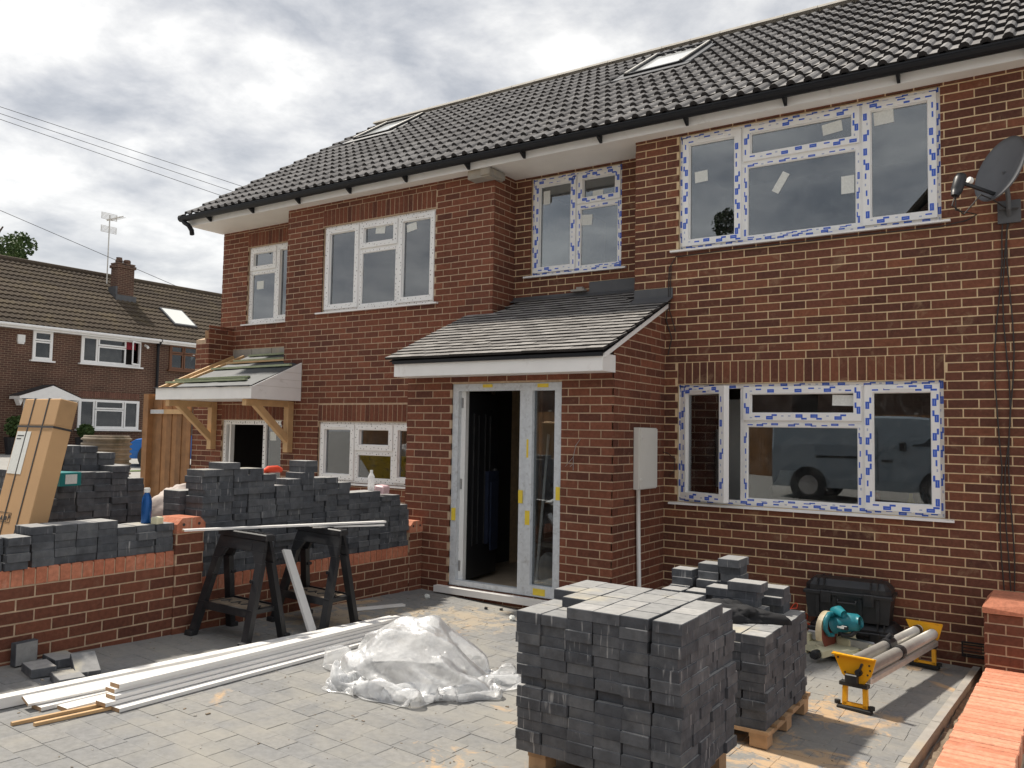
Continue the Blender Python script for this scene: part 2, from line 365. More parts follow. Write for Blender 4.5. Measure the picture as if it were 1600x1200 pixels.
def far_brick():
    mt, t, b = nodes('far brickwork'); g = t.nodes.new('ShaderNodeNewGeometry')
    sp = t.nodes.new('ShaderNodeSeparateXYZ'); t.links.new(g.outputs['Position'], sp.inputs[0])
    ad = t.nodes.new('ShaderNodeMath'); ad.operation = 'ADD'; t.links.new(sp.outputs[0], ad.inputs[0]); t.links.new(sp.outputs[1], ad.inputs[1])
    cb = t.nodes.new('ShaderNodeCombineXYZ'); t.links.new(ad.outputs[0], cb.inputs[0]); t.links.new(sp.outputs[2], cb.inputs[1])
    bt = t.nodes.new('ShaderNodeTexBrick'); t.links.new(cb.outputs[0], bt.inputs['Vector'])
    bt.inputs['Color1'].default_value = (.078, .036, .027, 1); bt.inputs['Color2'].default_value = (.112, .050, .035, 1)
    bt.inputs['Mortar'].default_value = (.21, .155, .105, 1); bt.inputs['Scale'].default_value = 1.0
    bt.inputs['Mortar Size'].default_value = .0085; bt.inputs['Brick Width'].default_value = .225; bt.inputs['Row Height'].default_value = .075
    bt.inputs['Bias'].default_value = -.1
    c = mixc(t, 1.0, bt.outputs['Color'], ramp(t, noise_node(t, g.outputs['Position'], 1.3, 5), ((.3, grey(.8)), (.7, grey(1.2)))), 'MULTIPLY')
    t.links.new(c, b.inputs['Base Color']); b.inputs['Roughness'].default_value = .9
    return mt
MT['brick_far'] = far_brick()

# ---------------------------------------------------------------- mesh helpers
class MB:
    def __init__(s): s.v = []; s.f = []; s.mi = []
    def add(s, verts, faces, mi=0):
        o = len(s.v); s.v += [tuple(p) for p in verts]; s.f += [tuple(i+o for i in f) for f in faces]; s.mi += [mi]*len(faces); return s
    BF = ((0, 3, 2, 1), (4, 5, 6, 7), (0, 1, 5, 4), (1, 2, 6, 5), (2, 3, 7, 6), (3, 0, 4, 7))
    def box(s, x0, x1, y0, y1, z0, z1, mi=0):
        return s.add(((x0, y0, z0), (x1, y0, z0), (x1, y1, z0), (x0, y1, z0), (x0, y0, z1), (x1, y0, z1), (x1, y1, z1), (x0, y1, z1)), s.BF, mi)
    def cbox(s, x0, x1, y0, y1, z0, z1, c=.01, mi=0):
        """box whose top and upright edges are chamfered"""
        vs = []
        for z, i in ((z0, 0), (z1-c, 0), (z1, c)):
            a, b_, d, e_ = x0+i, x1-i, y0+i, y1-i
            k = c*.8 if i == 0 else c*.3
            vs += [(a+k, d, z), (b_-k, d, z), (b_, d+k, z), (b_, e_-k, z), (b_-k, e_, z), (a+k, e_, z), (a, e_-k, z), (a, d+k, z)]
        fs = [tuple(reversed(range(8))), tuple(range(16, 24))]
        for r in (0, 8):
            for i in range(8):
                j = (i+1) % 8; fs.append((r+i, r+j, r+8+j, r+8+i))
        return s.add(vs, fs, mi)
    def bar(s, p0, p1, w, h, up=(0, 0, 1), w1=None, h1=None, mi=0):
        """box beam from p0 to p1, w across, h along 'up', may taper"""
        p0, p1 = Vector(p0), Vector(p1); d = (p1-p0).normalized(); u = Vector(up); sd = d.cross(u)
        if sd.length < 1e-4: sd = d.cross(Vector((1, 0, 0)))
        sd.normalize(); u = sd.cross(d); vs = []
        for p, ww, hh in ((p0, w, h), (p1, w1 or w, h1 or h)):
            vs += [p-sd*ww/2-u*hh/2, p+sd*ww/2-u*hh/2, p+sd*ww/2+u*hh/2, p-sd*ww/2+u*hh/2]
        return s.add(vs, s.BF, mi)
    def tube(s, pts, r, n=8, cap=True, mi=0):
        pts = [Vector(p) for p in pts]; rs = r if isinstance(r, (list, tuple)) else [r]*len(pts); vs = []; pu = None
        for i, p in enumerate(pts):
            d = (pts[min(i+1, len(pts)-1)]-pts[max(i-1, 0)]).normalized()
            if pu is None: pu = Vector((0, 0, 1)) if abs(d.z) < .9 else Vector((1, 0, 0))
            sd = d.cross(pu).normalized(); pu = sd.cross(d).normalized()
            for k in range(n):
                a = 2*PI*k/n; vs.append(p+(sd*math.cos(a)+pu*math.sin(a))*rs[i])
        fs = [(i*n+k, i*n+(k+1) % n, (i+1)*n+(k+1) % n, (i+1)*n+k) for i in range(len(pts)-1) for k in range(n)]
        if cap: fs += [tuple(range(n)), tuple(reversed(range((len(pts)-1)*n, len(pts)*n)))]
        return s.add(vs, fs, mi)
    def lathe(s, prof, c=(0, 0, 0), n=20, axis='z', mi=0):
        vs = []
        for r, h in prof:
            for k in range(n):
                a = 2*PI*k/n; x, y = r*math.cos(a), r*math.sin(a)
                q = (x, y, h) if axis == 'z' else ((h, x, y) if axis == 'x' else (y, h, x))
                vs.append((q[0]+c[0], q[1]+c[1], q[2]+c[2]))
        fs = [(i*n+k, i*n+(k+1) % n, (i+1)*n+(k+1) % n, (i+1)*n+k) for i in range(len(prof)-1) for k in range(n)]
        fs += [tuple(reversed(range(n))), tuple(range((len(prof)-1)*n, len(prof)*n))]
        return s.add(vs, fs, mi)
    def prism(s, poly, a0, a1, axis='y', mi=0):
        """extrude a 2D polygon along an axis: y -> poly is (x,z); x -> (y,z); z -> (x,y)"""
        n = len(poly)
        def q(p, a): return (p[0], a, p[1]) if axis == 'y' else ((a, p[0], p[1]) if axis == 'x' else (p[0], p[1], a))
        vs = [q(p, a0) for p in poly]+[q(p, a1) for p in poly]
        fs = [tuple(range(n)), tuple(reversed(range(n, 2*n)))]+[(i, (i+1) % n, n+(i+1) % n, n+i) for i in range(n)]
        return s.add(vs, fs, mi)
    def ring(s, x0, x1, z0, z1, w, y0, y1, wb=None, mi=0):
        """rectangular frame in the xz plane, mitred, bars w wide"""
        wb = wb or w
        o = [(x0, z0), (x1, z0), (x1, z1), (x0, z1)]; i = [(x0+w, z0+wb), (x1-w, z0+wb), (x1-w, z1-w), (x0+w, z1-w)]
        vs = [(p[0], y0, p[1]) for p in o+i]+[(p[0], y1, p[1]) for p in o+i]; fs = []
        for k in range(4):
            j = (k+1) % 4
            fs += [(k, j, 4+j, 4+k), (8+j, 8+k, 12+k, 12+j), (j, k, 8+k, 8+j), (4+k, 4+j, 12+j, 12+k)]
        return s.add(vs, fs, mi)
    def quad(s, a, b, c, d, mi=0): return s.add((a, b, c, d), ((0, 1, 2, 3),), mi)
    def mesh(s, name, mats, smooth=False):
        me = bpy.data.meshes.new(name); me.from_pydata(s.v, [], s.f)
        for q in (mats if isinstance(mats, (list, tuple)) else [mats]): me.materials.append(MT[q] if isinstance(q, str) else q)
        if any(s.mi): me.polygons.foreach_set('material_index', s.mi)
        if smooth: me.polygons.foreach_set('use_smooth', [True]*len(me.polygons))
        me.update(); return me
    def shift(s, d): s.v = [(a-d[0], b-d[1], c-d[2]) for a, b, c in s.v]; return s

BASE = {}
def thing(name, label, cat, loc=(0, 0, 0), rot=(0, 0, 0), group=None):
    o = bpy.data.objects.new(name, None); COL.objects.link(o); o.empty_display_size = .1
    o.location = loc; o.rotation_euler = rot; o['label'] = label; o['category'] = cat
    if group: o['group'] = group
    BASE[o] = Vector(loc)
    return o
def part(name, mb, mats, parent, world=False, smooth=False, kind=None):
    """child mesh; world=True when the mesh is in world coordinates (unrotated things)"""
    if world: mb.shift(root(parent).location)
    o = bpy.data.objects.new(name, mb.mesh(name, mats, smooth)); COL.objects.link(o); o.parent = parent
    if kind: o['kind'] = kind
    return o
def root(o):
    while o.parent: o = o.parent
    return o
def solo(name, label, cat, mb, mats, loc=(0, 0, 0), rot=(0, 0, 0), group=None, smooth=False, kind=None):
    o = bpy.data.objects.new(name, mb.mesh(name, mats, smooth)); COL.objects.link(o); o.location = loc; o.rotation_euler = rot
    o['label'] = label; o['category'] = cat
    if group: o['group'] = group
    if kind: o['kind'] = kind
    return o
def struct(name, mb, mats, smooth=False):
    o = bpy.data.objects.new(name, mb.mesh(name, mats, smooth)); COL.objects.link(o); o['kind'] = 'structure'; return o
def inst(name, me, parent, loc, rot=(0, 0, 0), scale=(1, 1, 1)):
    o = bpy.data.objects.new(name, me); COL.objects.link(o); o.location = loc; o.rotation_euler = rot; o.scale = scale
    if parent: o.parent = parent
    return o
def MBx(): return MB()

GA, GB, GC = .0685, -.041, -.0256
def gz(x, y): return GA+GB*x+GC*y
GROT = (math.atan(GC), -math.atan(GB), 0)      # tilt of things that stand on the sloping drive
# ---------------------------------------------------------------- ground and drive
def ground():
    mb = MB(); xs = [-220, -120, -60, -34, -27, -22, -18, -14, -11, -9, -7, -5, -3.6, -2.6, -2.4, -1, 0, 1, 2, 2.4, 2.7, 3.5, 5, 8, 14, 30, 70, 200]
    ys = [-220, -120, -60, -30, -18, -12, -9, -7, -6, -5, -4, -3, -2, -1, 0, 2, 5, 9, 14, 20, 30, 60, 120, 220]
    def h(x, y):
        xx = min(max(x, -20), 5); yy = min(max(y, -14), 4)
        return gz(xx, yy)-.06 if -2.45 < x < 3 else gz(xx, yy)-.05
    vs = [(x, y, h(x, y)) for y in ys for x in xs]; n = len(xs)
    fs = [(j*n+i, j*n+i+1, (j+1)*n+i+1, (j+1)*n+i) for j in range(len(ys)-1) for i in range(n-1)]
    mb.add(vs, fs)
    return struct('ground', mb, 'tarmac')
ground()

def drive():
    """grey pavers laid in courses along the front of the house"""
    X0, X1 = -2.27, 2.55
    def KX(y): return 2.50+.044*y
    bed = MB(); vs = []
    bed.quad((X0, -8.6, gz(X0, -8.6)-.0024), (KX(-8.6), -8.6, gz(KX(-8.6), -8.6)-.0024), (KX(0), .0, gz(KX(0), 0)-.0024), (X0, .0, gz(X0, 0)-.0024))
    dr = struct('driveway', bed, 'paver')
    rows = []; y = -.02; k = 0
    pieces = []
    while y > -8.5:
        x = X0-rnd.random()*.15
        while x < X1:
            l = rnd.choice((.14, .21, .21, .175))
            a, b = max(x, X0), min(x+l, KX(y-.07)-.002); x += l
            if b-a < .03: continue
            ym = y-.07
            if -2.5 < (a+b)/2 < -.14 and ym > -1.1: continue
            pieces.append(((a+b)/2, ym, b-a))
        y -= .14
    def pm(l):
        """slightly pillowed paver, 2 mm joints, chamfered arris"""
        mb = MB(); hx, hy, c = l/2-.0009, .07-.0008, .0012
        vs = [(-hx, -hy, -.03), (hx, -hy, -.03), (hx, hy, -.03), (-hx, hy, -.03), (-hx, -hy, -c), (hx, -hy, -c), (hx, hy, -c), (-hx, hy, -c),
              (-hx+c, -hy+c, 0), (hx-c, -hy+c, 0), (hx-c, hy-c, 0), (-hx+c, hy-c, 0)]
        fs = [(8, 9, 10, 11)]+[(i, (i+1) % 4, 4+(i+1) % 4, 4+i) for i in range(4)]+[(4+i, 4+(i+1) % 4, 8+(i+1) % 4, 8+i) for i in range(4)]
        return mb.add(vs, fs)
    sco = []
    for p in pieces:
        q = project((p[0], p[1], gz(p[0], p[1])))
        s = 0
        if q and 0 < q[0] < 1600 and 0 < q[1] < 1200: s = p[2]/q[2]**2
        sco.append(s)
    order = sorted(range(len(pieces)), key=lambda i: -sco[i]); top = set(order[:300])
    cache = {}; rest = MB()
    for i, (x, y, l) in enumerate(pieces):
        dz = rnd.uniform(-.0015, .0015); key = round(l, 3)
        rt = (GROT[0]+rnd.uniform(-.006, .006), GROT[1]+rnd.uniform(-.006, .006), rnd.uniform(-.006, .006))
        if i in top:
            if key not in cache: cache[key] = pm(l).mesh('paver', 'paver')
            inst('paver', cache[key], dr, (x, y, gz(x, y)+dz), rt)
        else:
            b = pm(l); M_ = Matrix.Translation((x, y, gz(x, y)+dz)) @ Euler(rt).to_matrix().to_4x4()
            rest.add([M_ @ Vector(v) for v in b.v], b.f)
    part('paver_field', rest, 'paver', dr, kind='stuff')
    # concrete edging and the soil strip beside it
    mb = MB()
    y = 0.0
    while y > -8.5:
        y1 = y-.9; a0, a1 = KX(y1), KX(y); w_ = .052
        vs = [(a0, y1+.006, gz(a0, y1)-.1), (a0+w_, y1+.006, gz(a0, y1)-.1), (a1+w_, y, gz(a1, y)-.1), (a1, y, gz(a1, y)-.1)]
        vs += [(a, b, c+.118) for a, b, c in vs]
        mb.add(vs, MB.BF); y = y1
    struct('kerb_edging', mb, 'concrete')
    mb = MB(); n = 60
    for i in range(n):
        for j in range(4): pass
    xs = [.045, .07, .10, .13, .17]; ys = [-.0-i*.09 for i in range(96)]
    vs = [(KX(y)+x-.012*y, y, gz(2.5, y)-.035+.03*noise.noise((x*14, y*9, 1))) for y in ys for x in xs]; k = len(xs)
    mb.add(vs, [(j*k+i+1, j*k+i, (j+1)*k+i, (j+1)*k+i+1) for j in range(len(ys)-1) for i in range(k-1)])
    struct('soil_strip', mb, 'soil', True)
drive()

# ---------------------------------------------------------------- brickwork
def rect_sub(r, o):
    """r minus o, rectangles (u0,u1,z0,z1)"""
    a, b, c, d = r; e_, f, g, h = o
    if e_ >= b or f <= a or g >= d or h <= c: return [r]
    out = []
    if a < e_: out.append((a, e_, c, d))
    if f < b: out.append((f, b, c, d))
    m0, m1 = max(a, e_), min(b, f)
    if c < g: out.append((m0, m1, c, g))
    if h < d: out.append((m0, m1, h, d))
    return out
def field(u0, u1, z0, z1, openings=(), soldiers=(), zph=0.0, uph=0.0, closer=None):
    """stretcher bond rectangles; soldiers: (u0,u1,z0,z1) zones of upright bricks"""
    out = []; k0 = math.floor((z0-zph)/.075)
    k = k0
    while zph+k*.075 < z1:
        za, zb = zph+k*.075+.005, zph+(k+1)*.075-.005
        ph = uph+(.1125 if k % 2 else 0)
        i = math.floor((u0-ph)/.225)
        while ph+i*.225 < u1:
            r = (max(u0, ph+i*.225+.005), min(u1, ph+(i+1)*.225-.005), max(z0, za), min(z1, zb))
            if r[1]-r[0] > .012 and r[3]-r[2] > .01:
                rs = [r]
                for o in list(openings)+[(s[0]-.004, s[1]+.004, s[2]-.004, s[3]+.004) for s in soldiers]:
                    rs = [q for p in rs for q in rect_sub(p, o)]
                out += [q for q in rs if q[1]-q[0] > .018 and q[3]-q[2] > .014]
            i += 1
        k += 1
    for s in soldiers:
        n = max(1, round((s[1]-s[0])/.075)); w = (s[1]-s[0])/n
        for i in range(n): out.append((s[0]+i*w+.005, s[0]+(i+1)*w-.005, s[2]+.003, s[3]-.003))
    return out
def brick_proto():
    hx, hz, c, d, bk = .1075, .0325, .003, -.0042, .014
    vs = [(-hx, bk, -hz), (hx, bk, -hz), (hx, bk, hz), (-hx, bk, hz), (-hx, d+c, -hz), (hx, d+c, -hz), (hx, d+c, hz), (-hx, d+c, hz),
          (-hx+c, d, -hz+c), (hx-c, d, -hz+c), (hx-c, d, hz-c), (-hx+c, d, hz-c)]
    fs = [(8, 9, 10, 11)]+[(i, (i+1) % 4, 4+(i+1) % 4, 4+i) for i in range(4)]+[(4+i, 4+(i+1) % 4, 8+(i+1) % 4, 8+i) for i in range(4)]
    return vs, fs
BV, BFc = brick_proto()
def lay(specs, parent, mat, limit=300, stuff='brickwork'):
    """specs: (origin on the wall plane, facing angle, rects). Largest 'limit' in the picture become single bricks."""
    base = root(parent).location
    allb = []
    for (o, ang, rects) in specs:
        ca, sa = math.cos(ang), math.sin(ang)
        for (a, b, c, d) in rects:
            u, z = (a+b)/2, (c+d)/2
            p = (o[0]+u*ca, o[1]+u*sa, z)
            q = project(p); s = 0
            nrm = np.array([sa, -ca, 0])
            if q and -10 < q[0] < 1610 and -10 < q[1] < 1210:
                v = CC-np.array(p); cs = (v @ nrm)/np.linalg.norm(v)
                s = max(0, cs)*(b-a)*(d-c)/q[2]**2
            j = rnd.uniform(-.0018, .0018)
            allb.append((s, p, ang, b-a, d-c, j, rnd.uniform(-.008, .008)))
    allb.sort(key=lambda t: -t[0])
    me = MB().add(BV, BFc).mesh('brick', mat)
    for (s, p, ang, l, h, j, tw) in allb[:limit]:
        inst('brick', me, parent, Vector((p[0]+math.sin(ang)*j, p[1]-math.cos(ang)*j, p[2]))-base, (0, tw if h < l else 0, ang), (l/.215, 1, h/.065))
    rest = MB(); V = np.array(BV)
    for (s, p, ang, l, h, j, tw) in allb[limit:]:
        W = V*np.array([l/.215, 1, h/.065]); ca, sa = math.cos(ang), math.sin(ang)
        x = W[:, 0]*ca-(W[:, 1]-j)*sa+p[0]; y = W[:, 0]*sa+(W[:, 1]-j)*ca+p[1]; z = W[:, 2]+p[2]
        rest.add(np.stack([x, y, z], 1).tolist(), BFc)
    if rest.v: part(stuff, rest, mat, parent, True, kind='stuff')
def core(mb, o, ang, u0, u1, z0, z1, openings=(), t=.1, depth=.12):
    """mortar plane with openings and their reveals"""
    us = sorted({u0, u1}|{min(max(q, u0), u1) for p in openings for q in p[:2]}); zs = sorted({z0, z1}|{min(max(q, z0), z1) for p in openings for q in p[2:]})
    ca, sa = math.cos(ang), math.sin(ang)
    def P(u, z, d): return (o[0]+u*ca-d*sa, o[1]+u*sa+d*ca, z)
    for i in range(len(us)-1):
        for k in range(len(zs)-1):
            um, zm_ = (us[i]+us[i+1])/2, (zs[k]+zs[k+1])/2
            if any(p[0] < um < p[1] and p[2] < zm_ < p[3] for p in openings): continue
            a, b, c, d = us[i], us[i+1], zs[k], zs[k+1]
            mb.quad(P(a, c, 0), P(b, c, 0), P(b, d, 0), P(a, d, 0)); mb.quad(P(b, c, t), P(a, c, t), P(a, d, t), P(b, d, t))
    for p in openings:
        a, b, c, d = p
        mb.quad(P(a, c, 0), P(a, c, depth), P(a, d, depth), P(a, d, 0)); mb.quad(P(b, c, depth), P(b, c, 0), P(b, d, 0), P(b, d, depth))
        mb.quad(P(a, d, 0), P(a, d, depth), P(b, d, depth), P(b, d, 0)); mb.quad(P(a, c, depth), P(a, c, 0), P(b, c, 0), P(b, c, depth))

# ---------------------------------------------------------------- windows
def window(parent, x0, x1, z0, z1, y, cells, style, stickers=(), sill=True, sill_dy=-.045, seed=1, room=True, room_depth=2.2, room_mat='dark_room', xr=None):
    """cells: (x0,x1,z0,z1,kind,angle) kind: 'sash' opener, 'fix' fixed light. style: 'film' taped, 'dots', 'plain'"""
    R_ = random.Random(seed); yf = y+.035
    fr = MB(); fr.ring(x0, x1, z0, z1, .042, yf, yf+.065)
    xs = sorted({c[0] for c in cells if c[0] > x0+.01}); 
    for c in cells:
        if c[0] > x0+.01: fr.box(c[0]-.02, c[0]+.02, yf+.004, yf+.06, c[2]+.043 if c[2] < z0+.01 else c[2], (c[3]-.043) if c[3] > z1-.01 else c[3])
        if c[2] > z0+.01: fr.box(max(c[0], x0)+.021, c[1]-.021, yf+.007, yf+.058, c[2]-.02, c[2]+.02)
    fo = part('window', fr, 'upvc', parent, True)
    prints, pale, dots = MB(), MB(), MB()
    def marks(ax, a, b, c, w, yy, T=None):
        """print along a bar: ax 'x' or 'z', from a to b, centred on c, bar width w"""
        t_ = a+.01
        def rect(mbx, u, v, hu, hv, dy=0):
            q = [(u-hu, v-hv), (u+hu, v-hv), (u+hu, v+hv), (u-hu, v+hv)]
            pts = [(p, yy-.0008-dy, r_) if ax == 'x' else (r_, yy-.0008-dy, p) for p, r_ in q]
            if ax == 'z': pts = pts[::-1]
            if T: pts = [T(p) for p in pts]
            mbx.quad(*pts)
        if style == 'film':
            while t_ < b-.03:
                k = R_.random(); v = c+R_.choice((-1, 1))*w*.13
                if k < .5:
                    rect(prints, t_+.031, v, .031, min(.0155, w*.30)); rect(pale, t_+.031, v, .021, .0014, .0006)
                    if R_.random() < .75: rect(prints, t_+.074, c-(v-c)*1.9, .024, min(.008, w*.15))
                    t_ += R_.uniform(.115, .155)
                elif k < .78: rect(prints, t_+.025, c+R_.uniform(-.2, .2)*w, .025, min(.0065, w*.16)); t_ += R_.uniform(.075, .11)
                else: rect(pale, t_+.012, v, .011, .0055); t_ += R_.uniform(.045, .07)
        elif style == 'dots':
            while t_ < b:
                s_ = R_.uniform(.003, .0055); rect(dots, t_, c+R_.uniform(-.3, .3)*w, s_*R_.uniform(.8, 1.5), s_)
                t_ += R_.uniform(.03, .085)
    marks('x', x0, x1, z1-.021, .042, yf); marks('x', x0, x1, z0+.021, .042, yf)
    marks('z', z0, z1, x0+.021, .042, yf); marks('z', z0, z1, x1-.021, .042, yf)
    for ci, c in enumerate(cells):
        ang = c[5] if len(c) > 5 else 0
        a = c[0]+(.030 if c[0] < x0+.01 else .012); b = c[1]-(.030 if c[1] > x1-.01 else .012)
        d = c[2]+(.030 if c[2] < z0+.01 else .012); e_ = c[3]-(.030 if c[3] > z1-.01 else .012)
        T = None
        if ang:
            pv = Vector((a, yf-.01, 0)); M_ = Matrix.Translation(pv) @ Matrix.Rotation(-ang, 4, 'Z') @ Matrix.Translation(-pv)
            T = lambda p, M_=M_: tuple(M_ @ Vector(p))
        op = c[4] == 'sash'; w = .064 if op else .032; ya = yf-(.017 if op else -.002)
        sm = MB(); sm.ring(a, b, d, e_, w, ya, yf+.045)
        sm.ring(a+w-.004, b-w+.004, d+w-.004, e_-w+.004, .012, yf+.012, yf+.04)
        if T: sm.v = [T(p) for p in sm.v]
        so_ = part('sash' if op else 'glazing_bead', sm, 'upvc', fo, True)
        for (ax, s0, s1, cc) in (('x', a, b, d+w/2), ('x', a, b, e_-w/2), ('z', d, e_, a+w/2), ('z', d, e_, b-w/2)):
            marks(ax, s0+w*.8, s1-w*.8, cc, w, ya, T)
        gm = MB(); gm.box(a+w-.006, b-w+.006, yf+.022, yf+.026, d+w-.006, e_-w+.006)
        if T: gm.v = [T(p) for p in gm.v]
        part('pane', gm, 'glass', fo, True)
        if op and c[3]-c[2] > .7:
            vm = MB(); xm = (a+b)/2; vm.box(xm-.13, xm+.13, ya-.010, ya, e_-.040, e_-.026)
            if T: vm.v = [T(p) for p in vm.v]
            part('trickle_vent', vm, 'upvc', fo, True)
    for k, (mbx, nm, mt) in enumerate(((prints, 'film_print', 'film_blue'), (pale, 'film_lettering', 'film_pale'), (dots, 'screw_marks', 'dot'))):
        if mbx.v: part(nm, mbx, mt, fo, True, kind='stuff')
    for s in stickers:
        sx, sz, sw, sh, sr = s[:5]; st = MB(); ca, sa = math.cos(sr), math.sin(sr)
        st.add([(sx+u*ca-v*sa, yf+.0205-q, sz+u*sa+v*ca) for q in (0, .001) for u, v in ((-sw/2, -sh/2), (sw/2, -sh/2), (sw/2, sh/2), (-sw/2, sh/2))], MB.BF)
        part('sticker', st, 'paper', fo, True)
    if sill:
        sill_y = y+sill_dy; s = MB(); s.prism([(sill_y, z0-.028), (sill_y, z0-.010), (yf+.02, z0-.001), (yf+.07, z0-.001), (yf+.07, z0-.028)], x0-.075, x1+.07, 'x')
        part('sill', s, 'upvc', fo, True)
    if room:
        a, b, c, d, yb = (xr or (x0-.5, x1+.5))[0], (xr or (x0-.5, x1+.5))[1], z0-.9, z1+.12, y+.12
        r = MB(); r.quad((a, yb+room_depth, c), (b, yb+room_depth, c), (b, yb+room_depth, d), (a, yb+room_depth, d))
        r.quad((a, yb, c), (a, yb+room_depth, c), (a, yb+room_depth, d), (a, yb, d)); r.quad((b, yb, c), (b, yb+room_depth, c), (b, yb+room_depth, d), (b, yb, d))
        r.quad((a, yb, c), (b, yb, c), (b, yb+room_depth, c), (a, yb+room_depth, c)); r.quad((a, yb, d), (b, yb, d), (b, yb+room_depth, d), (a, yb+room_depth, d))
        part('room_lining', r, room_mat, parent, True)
    return fo

# ---------------------------------------------------------------- main roof
EY, EZ, PIT, RIDY = -.27, 4.875, .583, 3.74
SLOPE = (RIDY-EY)/math.cos(PIT)
def tile_mesh():
    mb = MB(); prof = []
    for m_ in range(2):
        x = m_*.15
        prof += [(x, .004), (x+.006, 0), (x+.072, 0)]
        prof += [(x+.111-.039*math.cos(a), .040*math.sin(a)) for a in (.32, 1.05, PI/2+.3, PI-.55)]
    prof.append((.30, .004)); n = len(prof); ln, lift, th = .40, .037, .032
    vs = [(x-.15, 0, z+lift) for x, z in prof]+[(x-.15, ln, z*.96) for x, z in prof]+[(x-.15, .004, z*(.8)+lift-th) for x, z in prof]
    fs = [(i, i+1, n+i+1, n+i) for i in range(n-1)]; mb.add(vs[:2*n], fs, 0)
    mb.add(vs[:n]+vs[2*n:], [(n+i, n+i+1, i+1, i) for i in range(n-1)], 1)
    return mb
TILE = tile_mesh()
def on_roof(x, s, h=0):
    """point on the front slope: s metres up from the eave, h above it"""
    return (x, EY+s*math.cos(PIT)-h*math.sin(PIT), EZ+s*math.sin(PIT)+h*math.cos(PIT))
def roof(parent, xa, xb, sky, verge=None):
    base = parent.location
    u = MB(); a, b, c, d = on_roof(xa, 0, -.02), on_roof(xb, 0, -.02), on_roof(xb, SLOPE, -.02), on_roof(xa, SLOPE, -.02)
    u.quad(a, b, c, d)
    yb, zb = RIDY+(RIDY-EY), EZ
    u.quad(d, c, (xb, yb, zb), (xa, yb, zb))
    ro = part('roof', u, 'tile', parent, True)
    me = TILE.mesh('roof_tile', ['tile', 'tile_edge'])
    rows = 14; g = SLOPE/rows; lst = []
    n = math.ceil((xb-xa)/.30)
    for r in range(rows):
        for i in range(n):
            x = xa+.15+i*.30; s = r*g
            if sky and sky[0]-.10 < x < sky[1]+.10 and sky[2]-.30 < s+.17 < sky[3]+.02: continue
            p = on_roof(x, s-.045, rnd.uniform(0, .004)); q = project(p)
            lst.append((1/q[2]**2 if q and -20 < q[0] < 1620 and -20 < q[1] < 1220 else 0, p))
    lst.sort(key=lambda t: -t[0]); rest = MB()
    for k, (s, p) in enumerate(lst):
        rt = (PIT+rnd.uniform(-.006, .006), rnd.uniform(-.004, .004), rnd.uniform(-.006, .006))
        if k < 300: inst('roof_tile', me, ro, Vector(p)-base, rt)
        else:
            M_ = Matrix.Translation(p) @ Euler(rt).to_matrix().to_4x4(); o = len(rest.v)
            rest.v += [tuple(M_ @ Vector(v)) for v in TILE.v]; rest.f += [tuple(i+o for i in f) for f in TILE.f]; rest.mi += TILE.mi
    part('tile_field', rest, ['tile', 'tile_edge'], ro, True, kind='stuff')
    # ridge caps
    x = xa; rm = MB(); k = 7
    vs = []
    for e_ in (0, 1):
        for i in range(k):
            t_ = PI*i/(k-1); vs.append((e_*.444-.222, -.135*math.cos(t_), .012+.075*math.sin(t_)))
    rm.add(vs, [(i, i+1, k+i+1, k+i) for i in range(k-1)]+[tuple(range(k)), tuple(reversed(range(k, 2*k)))])
    rme = rm.mesh('ridge_tile', 'ridge'); rp = on_roof(0, SLOPE, .01)
    while x < xb-.02:
        l = min(.45, xb-x); inst('ridge_tile', rme, ro, Vector((x+l/2, RIDY, rp[2]))-base, (rnd.uniform(-.01, .01), 0, rnd.uniform(-.008, .008)), (l/.45, 1, 1)); x += .45
    # roof window: dark cladding, pane, side rails standing proud of the tiles
    if sky:
        x0, x1, s0, s1 = sky; f = MB(); H = .072
        def bx(mb, xa_, xb_, sa_, sb_, h0, h1):
            vs = [on_roof(*q) for q in ((xa_, sa_, h0), (xb_, sa_, h0), (xb_, sb_, h0), (xa_, sb_, h0), (xa_, sa_, h1), (xb_, sa_, h1), (xb_, sb_, h1), (xa_, sb_, h1))]
            mb.add(vs, MB.BF)
        bx(f, x0, x1, s0, s0+.07, -.01, H); bx(f, x0, x1, s1-.09, s1, -.01, H+.012); bx(f, x0-.003, x0+.06, s0+.003, s1-.003, -.01, H+.004); bx(f, x1-.06, x1+.003, s0+.003, s1-.003, -.01, H+.004)
        so_ = part('skylight', f, 'gutter', parent, True)
        f = MB()
        bx(f, x0+.005, x0+.04, s0+.02, s1-.02, H+.005, H+.020); bx(f, x1-.04, x1-.005, s0+.02, s1-.02, H+.005, H+.020); part('side_rail', f, 'alu', so_, True)
        f = MB(); bx(f, x0+.058, x1-.058, s0+.068, s1-.088, .045, .053); part('pane', f, 'sky_pane', so_, True)
        f = MB(); bx(f, x0-.12, x1+.12, s0-.17, s0+.003, .035, .046); bx(f, x0-.11, x0-.004, s0+.004, s1+.06, .03, .05); bx(f, x1+.004, x1+.11, s0+.004, s1+.06, .03, .05); part('flashing', f, 'lead', so_, True)
    # gutter, fascia
    g_ = MB(); k = 9; r0 = .056; gy, gz_ = EY-.035, EZ-.035
    for (rr, inn) in ((r0, 0), (r0-.006, 1)):
        vs = []
        for xe in (xa, xb):
            for i in range(k):
                t_ = PI+PI*i/(k-1); vs.append((xe, gy+rr*math.cos(t_), gz_+rr*math.sin(t_)))
        fs = [(i, i+1, k+i+1, k+i) for i in range(k-1)]
        g_.add(vs, [f[::-1] for f in fs] if inn else fs)
    g_.box(xa, xb, gy-r0-.004, gy-r0+.004, gz_-.004, gz_+.010)
    go = part('gutter', g_, 'gutter', parent, True)
